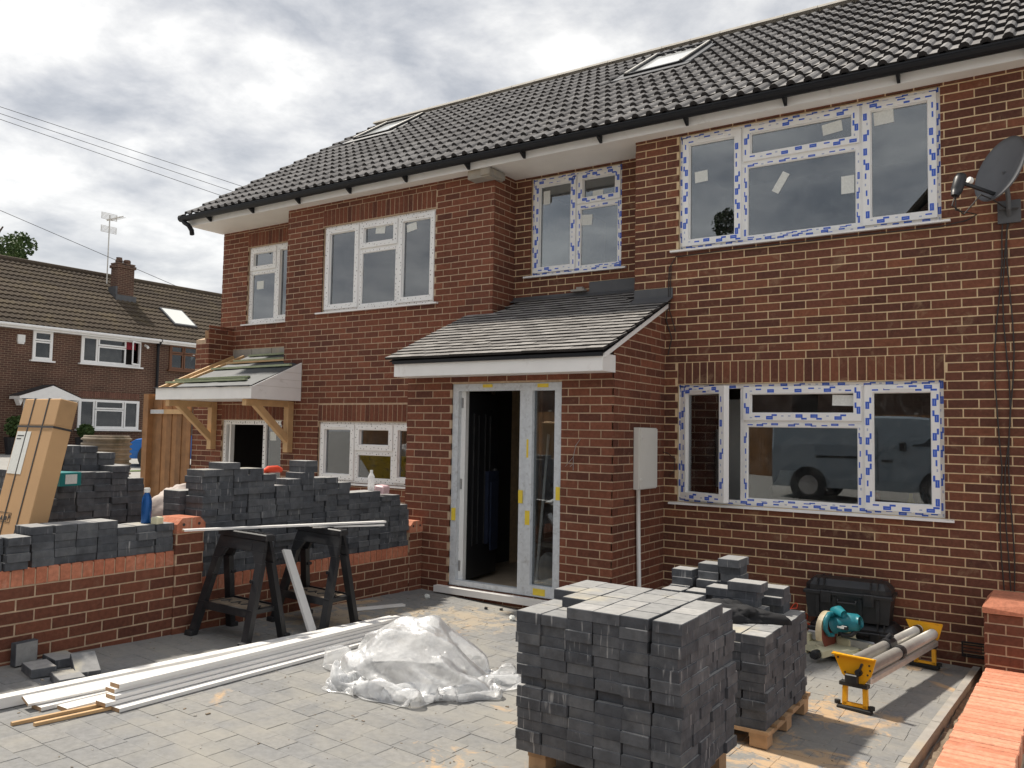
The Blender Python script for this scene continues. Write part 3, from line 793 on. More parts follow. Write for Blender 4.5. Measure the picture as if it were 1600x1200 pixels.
    x = xa+.55; i = 0
    while x < xb:
        bm_ = MB(); bm_.prism([(gy-.03, gz_-.045), (gy+.085, gz_-.03), (gy+.085, gz_-.105), (gy+.065, gz_-.105)], x-.012, x+.012, 'x')
        part('gutter_bracket', bm_, 'gutter', go, True); x += .93
    f = MB(); f.box(xa, xb, -.215, -.195, 4.735, 4.885); part('fascia', f, 'upvc_trim', parent, True)
    return ro
# ---------------------------------------------------------------- the two joined houses
ZT = 4.76
RY = .43                      # the recessed bays stand this far back
H1 = thing('brick_house', 'brown brick house with blue printed film on its window frames and a tiled porch', 'house', (1.5, 0, 0))
H2 = thing('brick_house', 'reddish brick house adjoining on the left with dotted white window frames and an unfinished canopy', 'house', (-4.8, 0, 0))
HP = PI/2
PR0, PRS = 2.475, .452        # porch roof: height at its eave (Y=-1.38) and rise per metre
def porch_z(y): return PR0+PRS*(y+1.38)

def house_right():
    ol, ou = (-.002, 2.316, 1.128, 2.262), (-.002, 2.316, 3.592, 4.735)
    os_ = (-2.007, -.838, 3.586, 4.732)
    od = (-1.925, -.664, .262, 2.237)
    c = MB()
    core(c, (0, 0), 0, -.467, 5.2, -.4, ZT+.1, (ol, ou))
    core(c, (0, RY), 0, -2.237, -.467, 2.3, ZT+.1, (os_,))
    core(c, (-.467, RY), -HP, 0, RY, 2.3, ZT+.1)
    # rear and gable so that the house is closed
    yb = 7.75
    c.quad((5.2, 0, -.4), (5.2, yb, -.4), (5.2, yb, ZT), (5.2, 0, ZT)); c.quad((5.2, 0, ZT), (5.2, yb, ZT), (5.2, RIDY, 7.4), (5.2, RIDY, 7.4))
    c.quad((5.2, yb, -.4), (-2.237, yb, -.4), (-2.237, yb, ZT), (5.2, yb, ZT)); c.quad((-2.237, .44, -.4), (-2.237, yb, -.4), (-2.237, yb, ZT), (-2.237, .44, ZT))
    wall = part('wall', c, 'mortar', H1, True)
    s = [((0, 0), 0, field(-.474, 5.2, -.35, ZT, (ol, ou), ((0, 2.325, 2.266, 2.475),), 0, -.02)),
         ((0, RY), 0, field(-2.237, -.467, 2.4, ZT, (os_,), (), 0, .04)),
         ((-.467, RY), -HP, field(0, RY, 2.4, ZT, (), (), 0, 0))]
    lay(s, wall, 'brick_old', 220)
    # porch walls
    c = MB()
    core(c, (0, -1.1), 0, -2.5, -.14, -.3, 2.43, (od,), depth=.10)
    for x, sg in ((-.14, 1), (-2.5, -1)):
        z1 = porch_z(-1.1)-.06; z2 = porch_z(0)-.06
        c.quad((x, -1.1, -.3), (x, 0, -.3), (x, 0, z2), (x, -1.1, z1)); c.quad((x-sg*.1, -1.0, -.3), (x-sg*.1, 0, -.3), (x-sg*.1, 0, z2), (x-sg*.1, -1.0, z1))
    pw = part('porch_wall', c, 'mortar_new', H1, True)
    rs = []
    for r in field(.0, 1.1, -.25, 3.1, (), (), 0, .102):
        lim = porch_z(-1.1+(r[0]+r[1])/2)-.05
        if r[3] > lim: r = (r[0], r[1], r[2], lim)
        if r[3]-r[2] > .014: rs.append(r)
    rl = [(1.1-b, 1.1-a, c_, d) for a, b, c_, d in rs]
    s = [((0, -1.1), 0, field(-2.507, -.133, -.25, 2.42, (od,), (), 0, -.146)), ((-.14, -1.1), HP, rs), ((-2.5, 0), -HP, rl)]
    lay(s, pw, 'brick_new', 140)
    # inside of the porch and hall: floor, dim walls
    f = MB(); f.box(-2.38, -.26, -1.02, 2.2, .13, .255); part('hall_floor', f, 'ply', H1, True)
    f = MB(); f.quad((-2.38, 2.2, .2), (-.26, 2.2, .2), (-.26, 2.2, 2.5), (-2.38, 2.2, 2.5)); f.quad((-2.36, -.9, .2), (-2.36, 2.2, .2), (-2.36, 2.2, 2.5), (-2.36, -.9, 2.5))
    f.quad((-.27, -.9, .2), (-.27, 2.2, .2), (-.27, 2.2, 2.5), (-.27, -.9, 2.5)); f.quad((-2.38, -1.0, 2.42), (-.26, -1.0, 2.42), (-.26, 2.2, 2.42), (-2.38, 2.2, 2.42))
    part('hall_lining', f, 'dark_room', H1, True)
    f = MB(); f.box(-1.52, -1.48, -.1, 1.9, .256, 2.3); part('stair_panel', f, 'wood_gate', H1, True)

    # front windows
    st = [(.20, 1.99, .10, .13, .04), (1.52, 2.10, .18, .095, -.03)]
    lw = window(H1, 0, 2.314, 1.131, 2.26, 0, [(0, .63, 1.131, 2.26, 'sash', .47), (.63, 1.69, 1.908, 2.26, 'sash'), (.63, 1.69, 1.131, 1.908, 'fix'), (1.69, 2.314, 1.131, 2.26, 'sash')],
           'film', st, seed=3, room_mat='plaster', room_depth=3.2, xr=(-.36, 4.4))
    st = [(.21, 4.31, .13, .11, .05), (1.44, 4.56, .17, .10, .12), (.98, 4.13, .07, .20, -.55), (1.57, 4.02, .11, .16, .0), (1.87, 4.57, .16, .12, .05)]
    window(H1, 0, 2.314, 3.594, 4.733, 0, [(0, .628, 3.594, 4.733, 'sash'), (.628, 1.688, 4.362, 4.733, 'sash'), (.628, 1.688, 3.594, 4.362, 'fix'), (1.688, 2.314, 3.594, 4.733, 'sash')], 'film', st, seed=4)
    st = [(-1.83, 4.50, .09, .16, .0), (-1.16, 4.44, .13, .10, .0), (-1.30, 4.17, .14, .12, -.06)]
    window(H1, -2.005, -.84, 3.588, 4.73, RY, [(-2.005, -1.415, 3.588, 4.73, 'sash'), (-1.415, -.84, 4.345, 4.73, 'sash'), (-1.415, -.84, 3.588, 4.345, 'fix')], 'film', st, seed=5)
    # things stored behind the lower window
    f = MB(); f.box(.02, .44, .8, .84, .3, 2.15); f.box(.06, .40, .792, .80, 1.25, 2.05); f.box(.06, .40, .792, .80, .35, 1.15); part('leaning_door', f, 'white_pl', H1, True)
    f = MB(); f.bar((.28, .35, 1.05), (.12, .5, 1.95), .03, .03); f.bar((.36, .36, 1.05), (.16, .5, 1.8), .03, .03); part('leaning_stick', f, 'wood', H1, True)
    f = MB(); f.box(.02, 2.28, .15, .45, 1.07, 1.10); part('window_board', f, 'dark_room', H1, True)
    for i, (x, h, r_, mt) in enumerate(((2.02, .20, .035, 'tape_yellow'), (2.12, .26, .045, 'glass_far'), (2.19, .24, .04, 'box_grey'))):
        f = MB(); f.lathe([(r_*.95, 0), (r_, .02), (r_, h*.62), (r_*.45, h*.82), (r_*.42, h), (.001, h)], (x, .30, 1.102), 14); part('bottle', f, mt, H1, True, True)
    f = MB(); f.box(1.72, 1.97, .22, .42, 1.102, 1.20); part('carton', f, 'cardboard', H1, True)
    f = MB(); f.box(1.70, 1.78, .2, .28, 1.203, 1.30); part('tin', f, 'red', H1, True)
    # polythene bundle
    f = MB(); vs = []; n, m_ = 18, 10
    for j in range(m_):
        for i in range(n):
            a = 2*PI*i/n; t_ = j/(m_-1); r_ = .17*(1-.6*t_)*(1+.5*noise.noise((math.cos(a)*1.6, math.sin(a)*1.6, t_*4)))
            vs.append((.86+r_*math.cos(a)+.05*t_, .5+r_*math.sin(a), 1.03+.42*t_))
    f.add(vs, [(j*n+i, j*n+(i+1) % n, (j+1)*n+(i+1) % n, (j+1)*n+i) for j in range(m_-1) for i in range(n)]); part('polythene_bundle', f, 'bag_white', H1, True, True)

    # front door set
    f = MB(); x0, x1, z0, z1 = -1.923, -.666, .268, 2.235
    f.ring(x0, x1, z0, z1, .07, -1.085, -1.015, .05); f.box(-1.126, -1.062, -1.083, -1.017, z0+.051, z1-.071); f.box(-1.056, -.99, -1.088, -1.017, z0+.051, z1-.071)
    f.ring(-1.056, -.668, z0+.002, z1-.002, .072, -1.092, -1.02, .10)
    df = part('door_frame', f, 'grey_frame', H1, True)
    f = MB(); f.box(-.99, -.735, -1.05, -1.044, z0+.09, z1-.07); part('pane', f, 'glass', df, True)
    f = MB()
    for (x, z, w_, h_) in ((-1.50, 2.212, .11, .03), (-.87, 2.206, .12, .035), (-1.885, .955, .045, .12), (-1.10, 1.17, .045, .12), (-.695, 1.22, .045, .12), (-1.02, .98, .05, .13), (-.88, .315, .13, .06), (-1.03, 1.62, .02, .17)):
        f.box(x-w_/2, x+w_/2, -1.0945, -1.0925 if x > -1.06 else -1.0855, z-h_/2, z+h_/2)
    part('yellow_tape', f, 'tape_yellow', df, True)
    f = MB()
    for z in (.45, 1.25, 2.05): f.tube([(-1.842, -1.03, z-.05), (-1.842, -1.03, z+.05)], .011, 8)
    part('hinge', f, 'steel', df, True)
    # open leaf swung inwards
    a = math.radians(98); hx, hy = -1.835, -1.02; W_ = .72
    def T(u, d, z): return (hx+u*math.cos(a)-d*math.sin(a), hy+u*math.sin(a)+d*math.cos(a), z)
    def lbox(mb, u0, u1, d0, d1, za, zb): mb.add([T(u0, d0, za), T(u1, d0, za), T(u1, d1, za), T(u0, d1, za), T(u0, d0, zb), T(u1, d0, zb), T(u1, d1, zb), T(u0, d1, zb)], MB.BF)
    f = MB(); lbox(f, .02, W_, -.022, .022, .30, 2.16); dl = part('front_door', f, 'door_dark', H1, True)
    f = MB(); lbox(f, -.01, .055, -.028, .028, .285, 2.17); part('door_edge', f, 'upvc', dl, True)
    f = MB()
    for u0, u1 in ((.17, .30), (.42, .55)):
        for (p, q, zz0, zz1) in ((u0, u0+.02, .62, 1.95), (u1-.02, u1, .62, 1.95), (u0+.021, u1-.021, .62, .64), (u0+.021, u1-.021, 1.93, 1.95)): lbox(f, p, q, -.034, -.0215, zz0, zz1)
    part('moulding', f, 'black_pl', dl, True)
    f = MB(); lbox(f, W_-.08, W_-.045, -.045, -.022, 1.15, 1.38); lbox(f, W_-.16, W_-.05, -.065, -.045, 1.30, 1.325); part('door_handle', f, 'steel', dl, True)
    f = MB(); lbox(f, .42, .66, -.075, -.036, .62, 1.36); lbox(f, .46, .62, -.09, -.0755, .55, 1.25); part('hanging_coat', f, 'navy', dl, True)
    f = MB(); f.box(-2.05, -.64, -1.17, -1.02, .196, .256); part('door_sill', f, 'white_board', H1, True)
    # clutter inside the hall
    f = MB(); vs = []; n, m_ = 16, 8
    for j in range(m_):
        for i in range(n):
            a_ = 2*PI*i/n; t_ = j/(m_-1); r_ = (.13*math.sin(.5+2.3*t_))*(1+.3*noise.noise((math.cos(a_)*2, math.sin(a_)*2, t_*3)))
            vs.append((-1.23+r_*math.cos(a_)*.8, -.35+r_*math.sin(a_), .257+.30*t_))
    f.add(vs, [(j*n+i, j*n+(i+1) % n, (j+1)*n+(i+1) % n, (j+1)*n+i) for j in range(m_-1) for i in range(n)]+[tuple(range((m_-1)*n, m_*n))]); part('sack', f, 'bag_white', H1, True, True)
    f = MB(); f.bar((-1.22, -.6, .27), (-1.34, -.2, 1.75), .025, .025); part('stick', f, 'white_board', H1, True)

    # roof, eaves
    roof(H1, -2.235, 5.35, (-1.70, -.87, 2.98, 4.24))
    f = MB(); f.box(-.467, 5.3, -.194, .0, ZT-.005, ZT+.01); f.box(-2.237, -.4675, -.194, RY, ZT-.006, ZT+.009); part('soffit', f, 'soffit', H1, True)

    # porch roof of small plain tiles
    e0, top = -1.38, RY; ang = math.atan(PRS); g = .0985; xa, xb = -2.575, -.085
    u = MB(); z_ = lambda y: porch_z(y)-.03
    u.quad((xa+.02, e0+.02, z_(e0+.02)), (xb-.02, e0+.02, z_(e0+.02)), (xb-.02, 0, z_(0)), (xa+.02, 0, z_(0))); u.quad((-2.237, 0, z_(0)), (-.467, 0, z_(0)), (-.467, RY, z_(RY)), (-2.237, RY, z_(RY)))
    pr = part('porch_roof', u, 'tile_edge', H1, True)
    tm = MB(); w_, l_ = .0815, .17; c_ = .006
    tm.add([(-w_, 0, .020), (w_, 0, .020), (w_, l_, 0), (-w_, l_, 0)], [(0, 1, 2, 3)], 0)
    tm.add([(-w_, 0, .020), (w_, 0, .020), (w_, .003, -.006), (-w_, .003, -.006), (w_, l_, 0), (w_, l_, -.014), (-w_, l_, 0), (-w_, l_, -.014)], [(3, 2, 1, 0), (1, 2, 5, 4), (0, 6, 7, 3)], 1)
    tme = tm.mesh('plain_tile', ['tile_plain', 'tile_edge']); base = H1.location
    lst = []; r = 0
    while True:
        y = e0+r*g*math.cos(ang)
        if y > RY-.05: break
        x = xa+.0825+(.0825 if r % 2 else 0)-.165
        while x < xb+.05:
            a, b = max(x-.0815, xa), min(x+.0815, xb)
            ok = b-a > .03 and (y < -.06 or (-2.237 < a and b < -.46))
            if ok: lst.append(((a+b)/2, y, (b-a)/.163))
            x += .165
        r += 1
    for (x, y, s_) in lst:
        inst('plain_tile', tme, pr, Vector((x, y, porch_z(y)+.006+rnd.uniform(0, .004)))-base, (ang+rnd.uniform(-.012, .012), rnd.uniform(-.008, .008), rnd.uniform(-.008, .008)), (s_, 1, 1))
    f = MB(); f.box(-2.475, -.12, -1.352, -1.335, 2.305, 2.442); f.box(-.137, -.120, -1.334, -1.107, 2.305, 2.455); f.box(-2.475, -2.458, -1.334, -1.107, 2.305, 2.45); f.box(-2.457, -.138, -1.334, -1.107, 2.3055, 2.316)
    part('porch_fascia', f, 'upvc_trim', H1, True)
    f = MB(); f.box(-2.48, -.115, -1.378, -1.353, 2.43, 2.462); part('eaves_membrane', f, 'gutter', H1, True)
    f = MB(); f.prism([(-1.34, porch_z(-1.34)-.032), (.0, porch_z(0)-.032), (.0, porch_z(0)-.075), (-1.34, porch_z(-1.34)-.075)], -.137, -.10, 'x'); part('verge_board', f, 'upvc_trim', H1, True)
    # lead where the porch roof meets the walls
    f = MB(); zt = porch_z(0)
    f.prism([(-.135, porch_z(-.135)+.028), (-.012, zt+.035), (-.012, zt+.125), (-.004, zt+.125), (-.004, zt+.02), (-.135, porch_z(-.135)+.022)], -.47, -.055, 'x')
    zr = porch_z(RY); f.prism([(RY-.11, porch_z(RY-.11)+.028), (RY-.012, zr+.03), (RY-.012, zr+.155), (RY-.008, zr+.155), (RY-.008, zr+.02), (RY-.11, porch_z(RY-.11)+.022)], -1.22, -.472, 'x')
    f.prism([(RY-.09, porch_z(RY-.09)+.026), (RY-.012, zr+.028), (RY-.012, zr+.05), (RY-.008, zr+.05), (RY-.008, zr+.02), (RY-.09, porch_z(RY-.09)+.022)], -2.23, -1.222, 'x')
    part('lead_flashing', f, 'lead', H1, True)
    f = MB(); f.box(-1.42, -1.25, RY-.075, RY-.018, zr+.052, zr+.075); f.box(-1.36, -1.28, RY-.06, RY-.02, zr+.076, zr+.10); part('mortar_debris', f, 'concrete', H1, True)
    # corbel stone at the party line
    f = MB(); f.box(-2.50, -2.19, -.16, .10, 4.645, 4.745); f.box(-2.30, -2.175, -.19, .12, 4.66, 4.735); part('corbel', f, 'concrete', H1, True)
    # cables
    f = MB()
    def cab(pts, r_=.006): f.tube([Vector(p) for p in pts], r_, 6)
    for i, x in enumerate((2.735, 2.77, 2.80)):
        pts = [(x+.03, -.02, 3.66)]
        for k in range(1, 14): 
            z = 3.66-k*.235
            pts.append((x+.022*math.sin(k*.9+i*1.7)-.012*k*(.5 if i == 0 else .1) if k < 9 else x-.02+.015*math.sin(k+i), -.016, max(z, .3)))
        cab(pts, .0055)
    cab([(2.50, -.015, 3.56), (2.30, -.03, 3.53), (1.6, -.03, 3.535), (.6, -.03, 3.53), (-.02, -.02, 3.52), (-.09, -.015, 3.42), (-.10, -.013, 3.1), (-.12, -.013, 2.9), (-.06, -.013, 2.72), (-.1, -.013, 2.55)], .005)
    cab([(-.07, -.013, 3.44), (-.085, -.013, 3.0), (-.02, -.013, 2.78)], .004)
    cab([(-.13, -.04, 1.60), (-.09, -.05, 1.60), (.0, -.05, 1.54), (-.02, -.03, 1.42), (-.07, -.02, 1.38)], .004)
    part('wall_cable', f, 'cable', H1, True)
    f = MB(); f.tube([(-.46, -1.108, 1.72), (-.50, -1.12, 1.66), (-.52, -1.125, 1.56), (-.52, -1.125, 1.44)], .003, 5); f.tube([(-.52, -1.125, 1.56), (-.57, -1.13, 1.50), (-.60, -1.13, 1.47)], .0025, 5); f.tube([(-.52, -1.125, 1.50), (-.55, -1.13, 1.47)], .0025, 5)
    part('bell_wire', f, 'steel', H1, True)
    # ventilator brick near the ground
    f = MB(); f.ring(2.42, 2.60, .05, .17, .012, -.012, .01)
    for k in range(4): f.box(2.432, 2.588, -.009, .008, .066+k*.025, .074+k*.025)
    part('air_brick', f, 'tile_edge', H1, True)
house_right()

def house_left():
    o2, ol = (-4.997, -3.088, 3.302, 4.442), (-4.985, -3.088, 1.098, 1.866)
    o1 = (-7.06, -5.88, 3.316, 4.477); od = (-6.963, -5.665, .34, 1.876)
    c = MB()
    core(c, (0, 0), 0, -5.69, -2.237, -.4, ZT+.1, (o2, ol)); core(c, (-2.237, 0), HP, 0, RY, 2.3, ZT+.1)
    core(c, (-5.69, RY), -HP, 0, RY, 2.62, ZT+.1)
    core(c, (0, RY), 0, -7.65, -5.69, 2.6, ZT+.1, (o1,))
    core(c, (0, 0), 0, -7.637, -5.69, -.4, 2.62, (od,))
    c.quad((-7.637, 0, 2.62), (-5.69, 0, 2.62), (-5.69, RY, 2.70), (-7.637, RY, 2.70))
    core(c, (0, 0), 0, -7.637, -7.333, 2.62, 3.06); core(c, (-7.333, 0), HP, 0, RY, 2.62, 3.2)
    c.quad((-7.637, 0, 3.06), (-7.333, 0, 3.06), (-7.333, RY, 3.2), (-7.637, RY, 3.2))
    yb = 7.75; xl = -7.65
    c.quad((xl, .001, -.4), (xl, yb, -.4), (xl, yb, 2.6), (xl, .001, 2.6)); c.quad((xl, RY, 2.6), (xl, yb, 2.6), (xl, yb, ZT), (xl, RY, ZT)); c.quad((xl, RY, ZT), (xl, yb, ZT), (xl, RIDY, 7.35), (xl, RIDY, 7.35))
    c.quad((xl, yb, -.4), (-2.24, yb, -.4), (-2.24, yb, ZT), (xl, yb, ZT))
    wall = part('wall', c, 'mortar_new', H2, True)
    top = [r for r in field(-7.637, -7.333, 2.62, 3.16, (), (), 0, .02) if not (r[3] > 3.06 and r[0] < -7.48)]
    s = [((0, 0), 0, field(-5.69, -2.23, -.3, ZT, (o2, ol), ((-5.005, -3.085, 4.447, 4.66), (-4.99, -3.085, 1.872, 2.085)), 0, -.03)),
         ((-2.237, 0), HP, field(0, RY, 2.4, ZT, (), (), 0, .10)),
         ((0, RY), 0, field(-7.65, -5.69, 2.95, ZT, (o1,), ((-7.07, -5.7, 4.482, 4.69),), 0, .03)),
         ((0, 0), 0, field(-7.637, -5.69, -.3, 2.6, (od,), ((-6.97, -5.66, 1.882, 2.095),), 0, .01)),
         ((0, 0), 0, top), ((-7.333, 0), HP, field(0, RY, 2.62, 3.27, (), (), 0, .1))]
    lay(s, wall, 'brick_new', 300)
    f = MB(); x = -7.32
    while x < -5.72:
        f.box(x, min(x+.44, -5.7)-.012, RY-.012, RY+.02, 2.72, 2.935); x += .44
    part('blockwork', f, 'lead', H2, True) if False else part('blockwork', f, 'concrete', H2, True)
    st = [(-4.03, 4.30, .16, .095, -.10), (-3.51, 4.27, .16, .095, .16)]
    window(H2, -4.995, -3.09, 3.305, 4.44, 0, [(-4.995, -4.365, 3.305, 4.44, 'sash'), (-4.365, -3.705, 4.075, 4.44, 'sash'), (-4.365, -3.705, 3.305, 4.075, 'fix'), (-3.705, -3.09, 3.305, 4.44, 'sash')], 'dots', st, seed=11)
    st = [(-6.83, 3.90, .15, .12, .0)]
    window(H2, -7.055, -5.885, 3.32, 4.475, RY, [(-7.055, -6.45, 4.11, 4.475, 'sash'), (-7.055, -6.45, 3.32, 4.11, 'fix'), (-6.45, -5.885, 3.32, 4.475, 'sash')], 'dots', st, seed=12)
    st = [(-3.42, 1.64, .09, .11, .0)]
    window(H2, -4.983, -3.09, 1.10, 1.864, 0, [(-4.983, -4.344, 1.10, 1.864, 'sash'), (-4.344, -3.696, 1.50, 1.864, 'sash'), (-4.344, -3.696, 1.10, 1.50, 'fix'), (-3.696, -3.09, 1.10, 1.864, 'sash')], 'dots', st, seed=13)
    # ground floor opening under the canopy: open dark doorway and a side light
    f = MB(); f.ring(-6.96, -5.668, .345, 1.874, .062, .03, .10); f.box(-6.10, -6.045, .032, .098, .408, 1.811); f.box(-6.83, -6.80, .036, .10, .408, 1.811)
    d = part('door_frame', f, 'upvc', H2, True)
    R_ = random.Random(5); f = MB()
    for k in range(26):
        x = -6.94+k*.05; f.box(x, x+.009, .0285, .0298, 1.838+R_.uniform(-.015, .015), 1.848+R_.uniform(-.01, .015))
    for k in range(26):
        for x in (-6.93, -6.085, -5.70): z = .45+k*.055; f.box(x+R_.uniform(-.012, .012), x+R_.uniform(-.012, .012)+.009, .0285, .0298, z, z+.009)
    part('screw_marks', f, 'dot', d, True)
    f = MB(); f.box(-6.045, -5.73, .06, .066, .41, 1.812); part('pane', f, 'glass', d, True)
    f = MB(); f.box(-5.98, -5.86, .0575, .0595, 1.60, 1.72); part('sticker', f, 'paper', d, True)
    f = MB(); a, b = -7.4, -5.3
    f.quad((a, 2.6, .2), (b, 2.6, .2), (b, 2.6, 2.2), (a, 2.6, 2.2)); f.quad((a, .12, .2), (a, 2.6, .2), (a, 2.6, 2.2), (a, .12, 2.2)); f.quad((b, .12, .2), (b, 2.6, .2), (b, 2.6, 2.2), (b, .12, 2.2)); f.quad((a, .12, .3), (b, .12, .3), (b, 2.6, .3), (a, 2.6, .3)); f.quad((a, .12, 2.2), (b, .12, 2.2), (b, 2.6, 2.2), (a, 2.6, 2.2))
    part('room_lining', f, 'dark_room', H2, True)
    roof(H2, -7.6355, -2.2355, (-7.10, -6.22, 3.45, 4.48))
    f = MB(); f.box(-5.69, -2.238, -.194, .0, ZT-.005, ZT+.01); f.box(-7.69, -5.6905, -.194, RY, ZT-.006, ZT+.009); part('soffit', f, 'soffit', H2, True)
    f = MB(); f.prism([(-.20, 4.75), (-.20, 4.885), (RIDY, EZ+(RIDY-EY)*math.tan(PIT)-.02), (RIDY, EZ+(RIDY-EY)*math.tan(PIT)-.2), (RY, 4.80)], -7.685, -7.655, 'x'); part('verge_board', f, 'upvc_trim', H2, True)
    f = MB(); f.tube([(-7.66, -.31, 4.83), (-7.60, -.31, 4.77), (-7.52, -.29, 4.72), (-7.50, -.25, 4.65), (-7.53, -.22, 4.60)], .034, 10); f.tube([(-7.70, -.305, 4.84), (-7.63, -.305, 4.84)], .054, 10)
    part('downpipe_bend', f, 'gutter', H2, True)
    # canopy over the doorway
    y0, z0 = -.82, 2.135; x0, x1 = -7.34, -5.32
    def cz(y): return 2.285+.44*(y-y0)
    f = MB(); f.box(x0, x1, y0, y0+.02, z0, 2.29); f.box(x0, x0+.02, y0+.021, -.01, z0, 2.29)
    f.prism([(y0+.021, z0), (-.011, z0), (-.011, cz(-.011)+.005), (y0+.021, 2.292)], x1-.02, x1, 'x'); f.box(x0+.021, x1-.021, y0+.021, -.011, z0+.002, z0+.014)
    ca = part('canopy', f, 'upvc_trim', H2, True)
    f = MB()
    for z in (2.30, 2.40, 2.50): f.box(x1+.0005, x1+.004, max(y0+.03, y0+(z-2.285)/.44+.02), -.012, z, z+.006)
    part('board_groove', f, 'box_grey', ca, True)
    f = MB(); n = 20
    for j in range(6):
        pass
    ys = [y0-.02+(RY-.02-y0)*j/8 for j in range(9)]; xs = [x0+.42+(x1-.02-x0-.42)*i/n for i in range(n+1)]
    vs = [(x, y, cz(y)+.012+.012*noise.noise((x*5, y*6, 3))) for y in ys for x in xs]; k = n+1
    vs = [(x if y < 0 else min(x, -5.70), y, z) for x, y, z in vs]
    f.add(vs, [(j*k+i, j*k+i+1, (j+1)*k+i+1, (j+1)*k+i) for j in range(8) for i in range(n)]); part('membrane', f, 'slate_felt', ca, True, True)
    f = MB(); f.box(x0-.01, x0+1.30, y0-.03, y0+.10, 2.292, 2.302); f.box(x0+1.31, x1-.02, y0-.035, y0+.09, 2.293, 2.303); part('eaves_tray', f, 'lead', ca, True)
    for x in (x0+.06, x0+.30):
        f = MB(); f.bar((x, y0+.02, cz(y0)-.01), (x, RY-.03, cz(RY-.03)-.01), .045, .07); part('rafter', f, 'wood', ca, True)
    for (xa, xb, y, mt) in ((x0+.10, x1-.38, y0+.24, 'batten_green'), (x0+.02, x1-.32, y0+.15, 'batten_green'), (x0+.35, x1-.05, -.18, 'batten_green'), (x0+.45, -5.72, .12, 'batten_green'), (x0+.40, -5.72, .04, 'wood'), (x0+.5, -5.72, .34, 'batten_green')):
        f = MB(); f.bar((xa, y, cz(y)+.030), (xb, y+.02, cz(y+.02)+.034), .045, .026); part('batten', f, mt, ca, True)
    for x in (-7.12, -5.50):
        f = MB(); f.box(x-.045, x+.045, -.095, -.008, 1.45, 2.13); g = part('gallows_bracket', f, 'wood', ca, True)
        f = MB(); f.bar((x, -.06, 1.60), (x, -.66, 2.125), .07, .085, up=(0, 1, 1)); f.box(x-.04, x+.04, -.78, -.096, 2.05, 2.132); part('strut', f, 'wood', ca, True)
house_left()
# ---------------------------------------------------------------- garden walls
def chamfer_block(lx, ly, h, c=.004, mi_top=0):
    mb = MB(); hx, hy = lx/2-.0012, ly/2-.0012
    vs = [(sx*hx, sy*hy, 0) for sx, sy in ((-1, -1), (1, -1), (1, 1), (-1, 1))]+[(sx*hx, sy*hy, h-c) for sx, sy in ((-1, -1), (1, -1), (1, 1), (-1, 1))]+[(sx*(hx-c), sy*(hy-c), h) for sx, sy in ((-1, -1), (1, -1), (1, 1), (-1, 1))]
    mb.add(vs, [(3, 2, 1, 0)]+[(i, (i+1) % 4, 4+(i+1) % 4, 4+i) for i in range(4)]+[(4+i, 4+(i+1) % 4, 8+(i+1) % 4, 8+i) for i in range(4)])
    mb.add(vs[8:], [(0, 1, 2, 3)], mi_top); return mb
def cap_brick(ly, lx, h, c):
    """pier capping with chamfers on both ends of its y span"""
    mb = MB(); hy = ly/2
    mb.prism([(-hy, 0), (hy, 0), (hy, h-c), (hy-c, h), (-hy+c, h), (-hy, h-c)], -lx/2, lx/2, 'x'); return mb

def left_wall():
    xr, xl = -2.27, -2.485
    w = thing('garden_wall', 'brown brick garden wall with orange red coping running out from the porch', 'wall', (-2.378, -3.6, .2))
    b = w.location
    c = MB()
    c.box(xl, xr, -6.6, -3.895, -.1, .757); c.box(xl-.012, xr+.012, -3.895, -3.665, -.1, .985); c.box(xl, xr, -3.665, -1.3, -.1, .532); c.box(xl-.0, xr+.012, -1.3, -1.112, -.1, .76)
    core_ = part('wall', c, 'mortar_new', w, True)
    s = [((xr, -6.6), HP, field(0, 2.705, .1, .755, (), (), .005, .04)),
         ((xr+.012, -3.895), HP, field(-.006, .236, .05, .982, (), (), .005, .005)),
         ((xr, -3.665), HP, field(0, 2.365, .05, .53, (), (), .005, .07)),
         ((xr+.012, -1.3), HP, field(0, .188, .05, .757, (), (), .005, 0)),
         ((xl-.012, -3.895), 0, field(0, .239, .87, .982, (), (), .005, .01))]
    lay(s, core_, 'brick_garden', 300)
    me = chamfer_block(.215, .067, .103, .004).mesh('coping_brick', 'brick_red')
    for (ya, yb, z) in ((-6.6, -3.897, .757), (-3.663, -1.305, .532)):
        n = round((yb-ya)/.075)
        for i in range(n): inst('coping_brick', me, core_, Vector((-2.3775+rnd.uniform(-.002, .002), ya+(i+.5)*(yb-ya)/n, z+rnd.uniform(0, .003)))-b, (0, 0, rnd.uniform(-.01, .01)))
        m_ = MB(); m_.box(xl+.008, xr-.008, ya, yb, z-.002, z+.094); part('coping_mortar', m_, 'mortar_new', w, True)
    for (yc, ly, z, lx) in ((-3.78, .24, .985, .25), (-1.206, .19, .76, .24)):
        f = cap_brick(ly, lx, .11, .045); f.v = [(p[0]-2.3715, p[1]+yc, p[2]+z) for p in f.v]; po = part('pier_cap', f, 'brick_red', w, True)
        f = MB()
        for dy in (-ly*.27, ly*.27): f.lathe([(.011, 0), (.011, .003), (.0, .0031)], (-2.3715+lx/2, yc+dy, z+.062), 10, 'x')
        part('fixing_hole', f, 'dot', po, True)
        f = MB(); f.box(-2.3715+lx/2-.002, -2.3715+lx/2+.0015, yc-.005, yc+.005, z+.004, z+.105); part('cap_joint', f, 'mortar_new', po, True)
left_wall()

